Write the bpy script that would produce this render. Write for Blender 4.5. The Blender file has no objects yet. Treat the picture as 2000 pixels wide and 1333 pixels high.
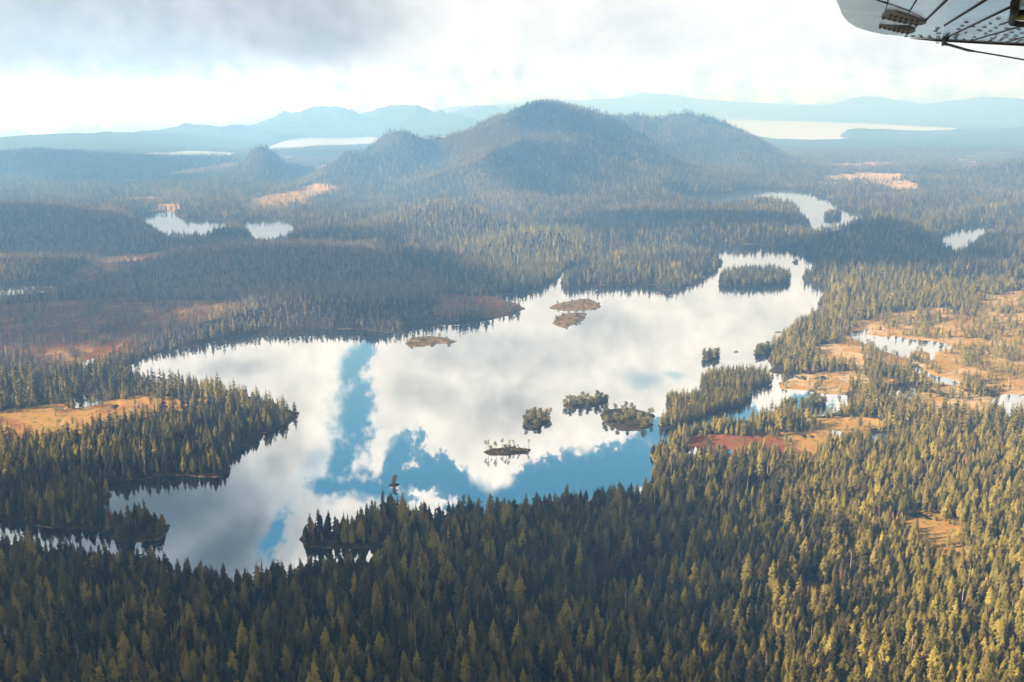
import bpy, bmesh, math, random
import numpy as np
from mathutils import Vector, Matrix

R = math.radians
scene = bpy.context.scene
C = scene.collection

# ------------------------------------------------------------------ camera
CAM_H = 400.0
FOC = 1944.0                      # focal length in photograph pixels (2000 wide)
HORIZON = 200.0                   # photograph row of the horizon
PITCH = math.atan((666.5 - HORIZON) / FOC)
cam_d = bpy.data.cameras.new('camera')
cam_d.sensor_width = 36.0
cam_d.lens = FOC / 2000.0 * 36.0
cam_d.clip_start = 0.1
cam_d.clip_end = 200000.0
cam = bpy.data.objects.new('camera', cam_d)
cam.location = (0, 0, CAM_H)
cam.rotation_euler = (math.pi / 2 - PITCH, 0, 0)
C.objects.link(cam)
scene.camera = cam

# ------------------------------------------------------------------ exposure / render
scene.view_settings.view_transform = 'Standard'
scene.view_settings.look = 'None'
scene.view_settings.exposure = 1.6
scene.view_settings.gamma = 1.0
cy = scene.cycles
cy.use_denoising = True
cy.max_bounces = 5
cy.diffuse_bounces = 2
cy.glossy_bounces = 2
cy.transmission_bounces = 2
cy.volume_bounces = 0
cy.transparent_max_bounces = 6
cy.sample_clamp_indirect = 4.0
cy.caustics_reflective = False
cy.caustics_refractive = False

# ------------------------------------------------------------------ sun
SUN_AZ, SUN_EL = -104.0, 28.0      # degrees, azimuth from the view axis (+ = right)
sun_d = bpy.data.lights.new('sun', 'SUN')
sun_d.energy = 5.0
sun_d.angle = R(0.5)
sun_d.color = (1.0, 0.95, 0.88)
sun = bpy.data.objects.new('sun', sun_d)
sdir = Vector((math.sin(R(SUN_AZ)) * math.cos(R(SUN_EL)), math.cos(R(SUN_AZ)) * math.cos(R(SUN_EL)), math.sin(R(SUN_EL))))
sun.rotation_euler = sdir.to_track_quat('Z', 'Y').to_euler()
sun.location = (-200, 0, 900)
C.objects.link(sun)

# ------------------------------------------------------------------ pixel -> world helpers (photograph pixels)
COS_P, SIN_P = math.cos(PITCH), math.sin(PITCH)


def ray(px, py):
    a = (px - 1000.0) / FOC
    b = (py - 666.5) / FOC
    return np.array([a, COS_P - b * SIN_P, -SIN_P - b * COS_P])


def gpt(px, py, z=0.0):
    d = ray(px, py)
    t = (z - CAM_H) / d[2]
    return (d[0] * t, d[1] * t)


def dpt(px, dist):
    """ground point in column px at forward distance dist"""
    return ((px - 1000.0) / FOC * dist * 1.0, dist)


def topz(py, dist):
    return CAM_H - (py - HORIZON) / FOC * dist / 1.0


def project(x, y, z):
    dx, dy, dz = x, y, z - CAM_H
    f = dy * COS_P - dz * SIN_P
    v = dy * SIN_P + dz * COS_P
    f = np.where(f > 1, f, 1)
    return 1000 + FOC * dx / f, 666.5 - FOC * v / f


def ang(px, py, reflect=True):
    d = ray(px, py)
    d = d / np.linalg.norm(d)
    az = math.degrees(math.atan2(d[0], d[1]))
    el = math.degrees(math.asin(d[2]))
    return az, (-el if reflect else el)


# ------------------------------------------------------------------ node helpers
def N(nt, typ, **kw):
    n = nt.nodes.new(typ)
    for k, v in kw.items():
        setattr(n, k, v)
    return n


def setin(n, key, val, nt):
    if isinstance(val, bpy.types.NodeSocket):
        nt.links.new(val, n.inputs[key])
    elif val is not None:
        n.inputs[key].default_value = val


def mth(nt, op, a, b=None, c=None, clamp=False):
    n = N(nt, 'ShaderNodeMath', operation=op, use_clamp=clamp)
    setin(n, 0, a, nt)
    setin(n, 1, b, nt)
    setin(n, 2, c, nt)
    return n.outputs[0]


def sstep(nt, x, lo, hi, a=0.0, b=1.0):
    n = N(nt, 'ShaderNodeMapRange', interpolation_type='SMOOTHSTEP')
    setin(n, 0, x, nt)
    n.inputs[1].default_value = lo
    n.inputs[2].default_value = hi
    n.inputs[3].default_value = a
    n.inputs[4].default_value = b
    return n.outputs[0]


def mixc(nt, fac, a, b, blend='MIX'):
    n = N(nt, 'ShaderNodeMix', data_type='RGBA', blend_type=blend)
    setin(n, 0, fac, nt)
    setin(n, 6, (a + (1.0,)) if isinstance(a, tuple) and len(a) == 3 else a, nt)
    setin(n, 7, (b + (1.0,)) if isinstance(b, tuple) and len(b) == 3 else b, nt)
    return n.outputs[2]


def noise(nt, vec, scale, detail=4.0, rough=0.55, dim='3D', lac=2.0, out=0):
    n = N(nt, 'ShaderNodeTexNoise', noise_dimensions=dim)
    if vec is not None:
        nt.links.new(vec, n.inputs['Vector'])
    n.inputs['Scale'].default_value = scale
    n.inputs['Detail'].default_value = detail
    n.inputs['Roughness'].default_value = rough
    n.inputs['Lacunarity'].default_value = lac
    return n.outputs[out]


# ------------------------------------------------------------------ world: physical sky behind a broken cloud deck
world = bpy.data.worlds.new('World')
scene.world = world
world.use_nodes = True
wt = world.node_tree
wt.nodes.clear()
w_out = N(wt, 'ShaderNodeOutputWorld')
tc = N(wt, 'ShaderNodeTexCoord')
gen = tc.outputs['Generated']
sky = N(wt, 'ShaderNodeTexSky', sky_type='NISHITA')
sky.sun_disc = False
sky.sun_elevation = R(SUN_EL)
sky.sun_rotation = R(SUN_AZ)
sky.altitude = 400
sky.air_density = 1.0
sky.dust_density = 0.5
sky.ozone_density = 2.0
sep = N(wt, 'ShaderNodeSeparateXYZ')
wt.links.new(gen, sep.inputs[0])
az = mth(wt, 'MULTIPLY', mth(wt, 'ARCTAN2', sep.outputs[0], sep.outputs[1]), 57.29578)
el = mth(wt, 'MULTIPLY', mth(wt, 'ARCSINE', sep.outputs[2]), 57.29578)
uvn = N(wt, 'ShaderNodeCombineXYZ')
wt.links.new(az, uvn.inputs[0])
wt.links.new(el, uvn.inputs[1])
uv = uvn.outputs[0]


def warp(vec, scale, amp, detail=5.0, rough=0.6):
    c = noise(wt, vec, scale, detail, rough, '2D', out=1)
    v = N(wt, 'ShaderNodeVectorMath', operation='SUBTRACT')
    wt.links.new(c, v.inputs[0])
    v.inputs[1].default_value = (0.5, 0.5, 0.5)
    m = N(wt, 'ShaderNodeVectorMath', operation='MULTIPLY_ADD')
    wt.links.new(v.outputs[0], m.inputs[0])
    m.inputs[1].default_value = (amp, amp, 0)
    wt.links.new(vec, m.inputs[2])
    return m.outputs[0]


uvw = warp(uv, 0.40, 1.5, 6.0, 0.60)
uvs = warp(uv, 0.18, 1.6, 4.0, 0.55)
K = 180.0 / math.pi / FOC


def blob(vec, px, py, rx, ry, rot, reflect=True):
    """distance in units of its own radius from an elliptical lump of cloud or clear sky, given as a direction"""
    a, e = ang(px, py, reflect)
    s = 1.0 / math.cos(R(e))
    n = N(wt, 'ShaderNodeMapping', vector_type='TEXTURE')
    wt.links.new(vec, n.inputs[0])
    n.inputs[1].default_value = (a, e, 0)
    n.inputs[2].default_value = (0, 0, R(rot if reflect else -rot))
    n.inputs[3].default_value = (rx * K * s, ry * K, 1)
    ln = N(wt, 'ShaderNodeVectorMath', operation='LENGTH')
    wt.links.new(n.outputs[0], ln.inputs[0])
    return ln.outputs['Value']


def union(vals, k=0.25):
    r = vals[0]
    for v in vals[1:]:
        r = mth(wt, 'SMOOTH_MIN', r, v, k)
    return r


gaps = [
    (695, 705, 72, 24, 123), (692, 805, 92, 40, 92), (668, 905, 66, 30, 112), (778, 892, 66, 30, -42), (800, 932, 130, 22, 4), (960, 966, 100, 28, 6), (1070, 935, 110, 44, -14),
    (872, 932, 84, 30, 40), (1000, 992, 120, 26, 0), (1195, 925, 190, 62, -10), (1360, 830, 130, 34, -16),
    (535, 1045, 50, 18, -55), (640, 952, 50, 22, 10), 
    (1585, 795, 40, 22, 0), (1720, 865, 40, 22, 0), (720, 955, 90, 20, 12), (1425, 880, 30, 14, 0),
]
edge_n = noise(wt, uv, 1.6, 6.0, 0.62, '2D')
gapd = union([blob(uvw, *g) for g in gaps], 0.3)
gapd = mth(wt, 'ADD', gapd, mth(wt, 'MULTIPLY_ADD', edge_n, 1.3, -0.65))
puff = union([blob(uvw, *g) for g in [(945, 905, 52, 40, 42), (1130, 846, 38, 32, 0), (1017, 886, 26, 18, -20), (735, 905, 14, 30, 20), (980, 930, 22, 26, 0)]], 0.15)


def gap_edge(d):
    hard = mth(wt, 'ADD', sstep(wt, d, 0.86, 1.08, 0.75, 0.0), sstep(wt, d, 0.55, 1.35, 0.25, 0.0))
    wisp = mth(wt, 'ADD', sstep(wt, d, 0.45, 1.15, 0.7, 0.0), sstep(wt, d, 0.7, 1.7, 0.3, 0.0))
    n = N(wt, 'ShaderNodeMix', data_type='FLOAT')
    setin(n, 0, sstep(wt, az, -9.5, -5.0), wt); setin(n, 2, wisp, wt); setin(n, 3, hard, wt)
    return n.outputs[0]


gap = mth(wt, 'MULTIPLY', gap_edge(gapd), sstep(wt, puff, 0.55, 1.35, 0.0, 1.0))
faint = union([blob(uvw, 1255, 742, 40, 18, 0), blob(uvw, 1322, 734, 30, 10, 0), blob(uvw, 620, 905, 40, 26, -40), blob(uvw, 760, 985, 60, 16, 10)], 0.3)
gap = mth(wt, 'MAXIMUM', gap, sstep(wt, faint, 0.2, 1.4, 0.5, 0.0))
# the rest of the dome: broken cloud away from the mapped part
hi_n = noise(wt, gen, 3.2, 6.0, 0.55)
hi_gap = mth(wt, 'MULTIPLY', sstep(wt, hi_n, 0.52, 0.60), sstep(wt, el, 28.0, 36.0))
gap = mth(wt, 'MAXIMUM', gap, hi_gap)
# cloud base: ragged lower edge of the deck above the far mountains, lower towards the left
base_az = N(wt, 'ShaderNodeFloatCurve')
cv = base_az.mapping.curves[0]
pts = []
for px, py in [(-400, 262), (0, 262), (110, 250), (200, 243), (300, 240), (420, 225), (600, 212), (900, 205), (1100, 194), (1300, 192), (1560, 204), (1700, 193), (2000, 202), (2400, 202)]:
    a = ang(px, py, False)
    pts.append(((a[0] + 60) / 120.0, (a[1] + 10) / 20.0))
while len(cv.points) < len(pts):
    cv.points.new(0.5, 0.5)
for p, q in zip(cv.points, pts):
    p.location = q
base_az.mapping.update()
setin(base_az, 1, mth(wt, 'MULTIPLY_ADD', az, 1 / 120.0, 0.5), wt)
base_el = mth(wt, 'MULTIPLY_ADD', base_az.outputs[0], 20.0, -10.0)
rag = noise(wt, uv, 0.9, 6.0, 0.6, '2D')
dbase = mth(wt, 'ADD', mth(wt, 'SUBTRACT', el, base_el), mth(wt, 'MULTIPLY_ADD', rag, 2.2, -1.05))
deck = sstep(wt, dbase, -0.05, 0.28)
hole = blob(uvw, 452, 172, 40, 12, 0, False)
deck = mth(wt, 'MULTIPLY', deck, sstep(wt, hole, 0.5, 1.2, 0.35, 1.0))
# greys inside the cloud
g_ref = union([blob(uvs, *g) for g in [(950, 690, 200, 60, 0), (840, 765, 130, 45, 10), (990, 815, 90, 60, 0), (1180, 640, 90, 45, 0), (560, 900, 60, 60, 0), (470, 720, 90, 20, 0)]], 0.3)
g_ref = sstep(wt, g_ref, 0.2, 1.25, 1.0, 0.0)
g_dark = sstep(wt, union([blob(uvw, 290, 1000, 260, 120, 0), blob(uvw, 430, 1085, 170, 90, -20)], 0.5), 0.15, 1.45, 1.0, 0.0)
g_dir = union([blob(uvs, *g, False) for g in [(120, 45, 480, 125, 3), (560, 40, 260, 105, 0)]], 0.25)
g_dir = sstep(wt, g_dir, 0.45, 1.3, 1.0, 0.0)
g_dir2 = sstep(wt, union([blob(uvs, *g, False) for g in [(1230, 60, 190, 60, 0), (1420, 150, 130, 40, 0), (1800, 120, 200, 50, 0), (950, 150, 160, 30, 0)]], 0.3), 0.2, 1.3, 1.0, 0.0)
soft = noise(wt, uv, 0.22, 5.0, 0.55, '2D')
fine = noise(wt, uv, 0.8, 5.0, 0.55, '2D')
bright_dir = mth(wt, 'MULTIPLY_ADD', g_dir2, -0.05, 0.345)
bright_dir = mth(wt, 'SUBTRACT', bright_dir, mth(wt, 'MULTIPLY', g_dir, 0.175))
bright_dir = mth(wt, 'ADD', bright_dir, mth(wt, 'MULTIPLY_ADD', mth(wt, 'ADD', soft, fine), 0.10, -0.10))
bright_dir = mth(wt, 'ADD', bright_dir, mth(wt, 'MULTIPLY', mth(wt, 'MULTIPLY_ADD', rag, 0.7, -0.25), sstep(wt, el, 0.3, 3.0, 1.0, 0.0)))
bright_ref = mth(wt, 'MULTIPLY_ADD', g_ref, -0.20, 0.61)
bright_ref = mth(wt, 'ADD', bright_ref, sstep(wt, gapd, 1.1, 2.6, 0.13, 0.0))
bright_ref = mth(wt, 'ADD', bright_ref, mth(wt, 'MULTIPLY_ADD', mth(wt, 'ADD', soft, fine), 0.34, -0.34))
bright_ref = mth(wt, 'MULTIPLY', bright_ref, mth(wt, 'MULTIPLY_ADD', g_dark, -0.84, 1.0))
bright_hi = mth(wt, 'MULTIPLY_ADD', hi_n, -0.26, 0.28)
t1 = sstep(wt, el, 6.5, 10.5)
t2 = sstep(wt, el, 27.0, 36.0)
bright_dir = mth(wt, 'MULTIPLY', bright_dir, sstep(wt, el, -1.6, 0.35, 3.2, 1.0))
br = N(wt, 'ShaderNodeMix', data_type='FLOAT')
setin(br, 0, t1, wt); setin(br, 2, bright_dir, wt); setin(br, 3, bright_ref, wt)
br2 = N(wt, 'ShaderNodeMix', data_type='FLOAT')
setin(br2, 0, t2, wt); setin(br2, 2, br.outputs[0], wt); setin(br2, 3, bright_hi, wt)
cl_tint = mixc(wt, mth(wt, 'MULTIPLY', g_dark, 0.8), (1.0, 0.99, 0.975), (0.62, 0.80, 1.0))
cloud_col = N(wt, 'ShaderNodeVectorMath', operation='SCALE')
wt.links.new(cl_tint, cloud_col.inputs[0])
wt.links.new(br2.outputs[0], cloud_col.inputs['Scale'])
sky_s = N(wt, 'ShaderNodeVectorMath', operation='MULTIPLY')
wt.links.new(sky.outputs[0], sky_s.inputs[0])
SKY_STRENGTH = 0.10
sky_s.inputs[1].default_value = (0.30, 0.86, 0.92)
low_col = mixc(wt, sstep(wt, el, 1.5, 7.0), (2.2, 2.9, 3.2), sky_s.outputs[0])   # thick pale air near the horizon
cloud_n = N(wt, 'ShaderNodeVectorMath', operation='SCALE')
wt.links.new(cloud_col.outputs[0], cloud_n.inputs[0])
cloud_n.inputs['Scale'].default_value = 1.0 / SKY_STRENGTH
cover = mth(wt, 'MULTIPLY', deck, mth(wt, 'SUBTRACT', 1.0, gap))
low_col = mixc(wt, mth(wt, 'MULTIPLY', sstep(wt, el, 11.0, 21.0, 1.0, 0.0), 0.5), low_col, (2.0, 3.1, 3.6))
wcol = mixc(wt, cover, low_col, cloud_n.outputs[0])
bg = N(wt, 'ShaderNodeBackground')
wt.links.new(wcol, bg.inputs[0])
bg.inputs[1].default_value = SKY_STRENGTH
wt.links.new(bg.outputs[0], w_out.inputs[0])
world.cycles.sampling_method = 'MANUAL'
world.cycles.sample_map_resolution = 512

# ------------------------------------------------------------------ numpy noise
_rng = np.random.RandomState(7)
_perm = _rng.permutation(256).astype(np.int32)
_perm = np.concatenate([_perm, _perm, _perm])
_ga = _rng.rand(256) * 2 * np.pi
_gx, _gy = np.cos(_ga).astype(np.float32), np.sin(_ga).astype(np.float32)


def perlin(x, y):
    x = np.asarray(x, dtype=np.float64); y = np.asarray(y, dtype=np.float64)
    xi = np.floor(x).astype(np.int64); yi = np.floor(y).astype(np.int64)
    xf = (x - xi).astype(np.float32); yf = (y - yi).astype(np.float32)
    xi &= 255; yi &= 255
    u = xf * xf * xf * (xf * (xf * 6 - 15) + 10)
    v = yf * yf * yf * (yf * (yf * 6 - 15) + 10)

    def g(ix, iy, dx, dy):
        h = _perm[_perm[ix & 255] + (iy & 255)]
        return _gx[h] * dx + _gy[h] * dy
    n00 = g(xi, yi, xf, yf); n10 = g(xi + 1, yi, xf - 1, yf)
    n01 = g(xi, yi + 1, xf, yf - 1); n11 = g(xi + 1, yi + 1, xf - 1, yf - 1)
    a = n00 + u * (n10 - n00); b = n01 + u * (n11 - n01)
    return (a + v * (b - a)) * 1.5


def fbm(x, y, size, octv=4, seed=0.0, gain=0.5):
    s = 0; a = 1.0; t = 0; f = 1.0 / size
    for o in range(octv):
        s = s + a * perlin(x * f + seed * 17.3 + o * 5.1, y * f - seed * 9.7 + o * 3.3)
        t += a; a *= gain; f *= 2.03
    return s / t


def ridged(x, y, size, octv=4, seed=0.0):
    s = 0; a = 1.0; t = 0; f = 1.0 / size
    for o in range(octv):
        s = s + a * (1 - 2 * np.abs(perlin(x * f + seed * 13.1 + o * 7.7, y * f + seed * 4.9 - o * 2.2)))
        t += a; a *= 0.5; f *= 2.0
    return s / t


def smooth01(t):
    t = np.clip(t, 0, 1)
    return t * t * (3 - 2 * t)


# ------------------------------------------------------------------ water outlines, traced as points on the water plane
def poly(pts):
    return np.array([gpt(p[0], p[1], p[2] if len(p) > 2 else 0.0) for p in pts])


LAKES = [poly(p) for p in [
    # the main lake
    [(240, 722), (270, 706), (301, 694), (345, 684), (385, 675), (455, 659), (525, 646), (612, 642), (650, 643), (720, 645), (765, 652), (786, 650),
     (783, 640), (800, 633), (832, 630), (857, 635), (912, 634), (951, 627), (1000, 616), (1025, 604), (1014, 595), (986, 588), (981, 578), (1017, 571), (1052, 566),
     (1072, 556), (1092, 543), (1096, 533), (1110, 524), (1140, 517), (1166, 518), (1150, 527), (1120, 537), (1098, 548), (1095, 556), (1101, 566), (1125, 562), (1154, 559), (1215, 558), (1280, 556), (1290, 566), (1320, 568), (1352, 558), (1387, 538), (1408, 521),
     (1411, 510), (1401, 500), (1377, 495), (1345, 488), (1342, 479), (1375, 476), (1412, 474), (1455, 478), (1496, 480), (1545, 489), (1583, 496), (1590, 500), (1570, 507), (1590, 514),
     (1601, 522), (1570, 538), (1566, 547), (1597, 556), (1618, 565), (1606, 577), (1596, 594), (1608, 609), (1586, 616), (1566, 625), (1538, 643), (1531, 650), (1517, 665), (1508, 676),
     (1500, 704), (1510, 718), (1500, 727), (1530, 733), (1560, 730), (1545, 740), (1519, 750), (1524, 760), (1573, 763), (1604, 769), (1640, 772), (1667, 774), (1653, 783), (1659, 793),
     (1630, 805), (1611, 812), (1587, 813), (1559, 803), (1531, 797), (1495, 812), (1475, 820), (1454, 834), (1415, 836), (1360, 841), (1321, 848), (1310, 858), (1308, 866), (1270, 887),
     (1280, 908), (1269, 938), (1271, 957), (1230, 960, 14), (1190, 955, 14), (1130, 958, 14), (1080, 970, 14), (1030, 980, 14), (980, 978, 14), (940, 982, 12), (913, 990), (885, 999), (867, 1007), (850, 1016),
     (815, 1014), (790, 1003), (750, 1008), (710, 1020), (675, 1034), (640, 1040), (600, 1040), (583, 1053), (598, 1068), (657, 1072), (727, 1068), (762, 1064), (782, 1070), (775, 1079),
     (750, 1082, 4), (703, 1092, 10), (650, 1090, 15), (620, 1096, 16), (570, 1095, 18), (535, 1097, 18), (500, 1110, 18), (430, 1102, 18), (330, 1094, 12), (230, 1080, 12), (130, 1066, 11), (0, 1038, 11),
     (-70, 1030, 16), (-70, 1012), (0, 1014), (52, 1026), (105, 1032), (154, 1034), (210, 1044), (227, 1058), (270, 1061), (315, 1053), (331, 1038), (334, 1024), (311, 1012, 6), (241, 998, 6),
     (185, 1001), (196, 988), (220, 970), (210, 952), (214, 944), (262, 937), (336, 928), (385, 931), (420, 934), (444, 925), (449, 897), (457, 884), (507, 852), (560, 831), (581, 818),
     (585, 806), (574, 788, 12), (525, 757, 20), (455, 739, 22), (416, 727, 22), (350, 723, 22), (315, 728, 20), (290, 728, 10)],
    # far lake on the right
    [(1317, 386), (1345, 380), (1400, 378), (1430, 376), (1440, 370), (1485, 367), (1538, 370), (1590, 376), (1592, 384), (1615, 386), (1618, 393), (1650, 409), (1704, 419),
     (1692, 430, 8), (1667, 442, 20), (1615, 454, 20), (1587, 450, 20), (1583, 437), (1576, 426), (1559, 419), (1562, 408), (1552, 398, 12), (1496, 386, 16), (1445, 392, 14), (1428, 398, 5), (1402, 408), (1385, 402), (1350, 396)],
    [(1841, 462), (1870, 446), (1910, 440), (1950, 440), (1940, 448), (1954, 454), (1925, 459), (1891, 475, 12), (1874, 488, 18), (1842, 476, 12)],
    [(268, 430), (300, 416), (343, 415), (353, 427), (400, 428), (441, 430), (467, 438, 12), (420, 446, 18), (385, 456, 20), (350, 462, 20), (329, 456, 20), (311, 446, 18)],
    [(472, 440), (490, 430), (553, 428), (575, 440), (570, 452, 15), (532, 463, 20), (504, 463, 20)],
    [(-60, 566), (0, 558), (60, 548), (135, 544), (142, 550), (100, 562, 10), (0, 570, 10), (-60, 572, 10)],
    [(275, 304), (330, 298), (370, 294.5), (410, 296), (462, 298), (440, 306, 24), (370, 310, 24), (310, 309, 24)],
    [(515, 290), (560, 274), (600, 269), (700, 271), (692, 280, 24), (600, 284, 24), (545, 293, 24)],
    [(650, 272), (720, 267), (790, 271), (850, 269), (905, 261), (930, 256), (905, 266, 20), (800, 278, 20), (650, 280, 20)],
    [(1340, 231), (1420, 232.5), (1500, 235), (1600, 238), (1700, 242), (1790, 247), (1875, 251), (1840, 257, 14), (1750, 256, 14), (1700, 257), (1640, 266), (1660, 271, 14), (1590, 273, 14), (1520, 271, 14), (1450, 262, 14), (1380, 250, 14)],
    [(1650, 652), (1671, 645), (1703, 643), (1692, 654), (1720, 658), (1745, 656), (1790, 665), (1830, 668), (1852, 672), (1860, 680), (1835, 687), (1822, 689), (1826, 704), (1820, 706), (1812, 689), (1785, 686), (1770, 701), (1740, 691), (1700, 676), (1668, 663)],
    [(1765, 716), (1790, 712), (1803, 720), (1825, 734), (1855, 740), (1876, 747), (1866, 754), (1846, 750), (1821, 748), (1815, 736), (1790, 727)],
    [(1732, 770), (1770, 757), (1802, 763), (1782, 779), (1750, 779)],
    [(1935, 779), (1960, 769), (1985, 771), (2010, 774), (2060, 780), (2060, 800), (2000, 804), (1985, 803), (1980, 812), (1966, 818), (1960, 797), (1940, 791)],
    [(1684, 870), (1716, 846), (1736, 850), (1736, 866), (1722, 881), (1700, 874)],
    [(1412, 880), (1431, 876), (1430, 887), (1420, 892)],
    [(138, 772), (175, 774), (205, 778), (198, 790), (150, 798)],
    [(150, 714), (165, 705), (185, 700), (200, 704), (185, 710), (165, 718)],
    [(1725, 356), (1738, 354.5), (1742, 357), (1730, 358)],
]]
ISLETS = [  # outline, tree plan, label
    ([(1070, 602), (1085, 594), (1110, 589), (1145, 583), (1165, 590), (1176, 600), (1160, 606), (1120, 608), (1085, 606)], 'low', 'low islet of rusty moss and short scrub, farther of a pair'),
    ([(1079, 634), (1084, 620), (1105, 612), (1147, 611), (1140, 624), (1122, 634), (1101, 642)], 'low', 'low mossy islet, nearer of a pair in mid lake'),
    ([(790, 672), (800, 661), (830, 657), (860, 658), (895, 667), (885, 671), (853, 672), (820, 678), (800, 678)], 'low', 'flat scrubby islet close off the dark forested far shore'),
    ([(1401, 553), (1410, 541), (1440, 534), (1500, 533), (1540, 540), (1546, 550), (1520, 557), (1470, 560), (1412, 558)], 'wood', 'oval island covered in tall dense forest at the far end of the lake'),
    ([(1096, 794), (1108, 785), (1150, 780), (1185, 777), (1191, 784), (1165, 794), (1120, 799)], 'pine', 'oblong islet crowned by an even block of pines'),
    ([(1021, 826), (1030, 813), (1055, 808), (1078, 815), (1070, 827), (1050, 836), (1028, 834)], 'pine', 'round bushy islet with one tall pine at its left'),
    ([(942, 884), (960, 877), (1000, 874), (1038, 878), (1030, 886), (990, 890), (955, 890)], 'sparse', 'long flat islet with a row of spindly lone pines'),
    ([(1171, 810), (1190, 800), (1230, 797), (1262, 805), (1282, 812), (1268, 820), (1280, 832), (1250, 842), (1212, 842), (1183, 830)], 'pine', 'broad hummocky islet thick with pines beside the peninsula'),
    ([(1283, 836), (1310, 839), (1340, 829), (1398, 810), (1450, 793), (1471, 781), (1464, 770), (1400, 773), (1330, 781), (1302, 778), (1299, 790), (1318, 798), (1300, 815)], 'wood', 'long curved wooded island along the creek mouth'),
    ([(1366, 761), (1387, 768), (1430, 766), (1468, 763), (1510, 750), (1496, 733), (1440, 727), (1385, 735), (1368, 745)], 'wood', 'blocky wooded island by the right shore'),
    ([(1371, 700), (1380, 694), (1396, 693), (1407, 697), (1395, 703), (1380, 705)], 'pine', 'tiny round islet of russet bushes out from the right shore'),
    ([(1474, 690), (1485, 682), (1503, 682), (1508, 688), (1490, 694), (1476, 694)], 'pine', 'small bushy islet tight against the right shore'),
    ([(757, 949), (768, 943), (782, 946), (772, 952)], 'lone', 'tiny rock islet carrying one lone tree'),
    ([(1558, 794), (1575, 784), (1605, 780), (1614, 790), (1600, 801), (1575, 802)], 'pine', 'round bushy islet in the creek mouth'),
    ([(1530, 786), (1545, 780), (1560, 783), (1555, 791), (1538, 791)], 'pine', 'smaller bushy islet in the creek mouth'),
    ([(1606, 425), (1620, 420), (1640, 418), (1644, 425), (1625, 428)], 'wood', 'small wooded islet in the distant upper lake'),
    ([(1432, 688), (1438, 685), (1443, 688), (1437, 690)], 'rock', 'bare low rock islet between two bushy islets'),
    ([(1512, 650), (1519, 647), (1529, 649), (1520, 651)], 'rock', 'thin dark rock awash off a shore point'),
    ([(1546, 513), (1552, 509), (1560, 513), (1552, 516)], 'low', 'dark rocky knoll islet below the far wooded shore'),
]
ISL_POLY = [poly(i[0]) for i in ISLETS]


def inside_dist(x, y, polys, cap=160.0):
    """signed distance to the union of polygons: positive outside"""
    ins = np.zeros(x.shape, bool)
    dist = np.full(x.shape, cap, np.float64)
    for P in polys:
        mx0, my0 = P.min(0) - cap; mx1, my1 = P.max(0) + cap
        idx = np.nonzero((x > mx0) & (x < mx1) & (y > my0) & (y < my1))[0]
        if len(idx) == 0:
            continue
        xx, yy = x[idx], y[idx]
        pin = np.zeros(len(idx), bool); dd = np.full(len(idx), cap * cap)
        Q = np.roll(P, -1, 0)
        for (x0, y0), (x1, y1) in zip(P, Q):
            if y0 != y1:
                cond = ((y0 > yy) != (y1 > yy)) & (xx < (x1 - x0) * (yy - y0) / (y1 - y0) + x0)
                pin ^= cond
            ex, ey = x1 - x0, y1 - y0
            L = ex * ex + ey * ey + 1e-9
            t = np.clip(((xx - x0) * ex + (yy - y0) * ey) / L, 0, 1)
            dd = np.minimum(dd, (xx - x0 - t * ex) ** 2 + (yy - y0 - t * ey) ** 2)
        dist[idx] = np.minimum(dist[idx], np.sqrt(dd))
        ins[idx] |= pin
    return np.where(ins, -dist, dist)


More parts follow.
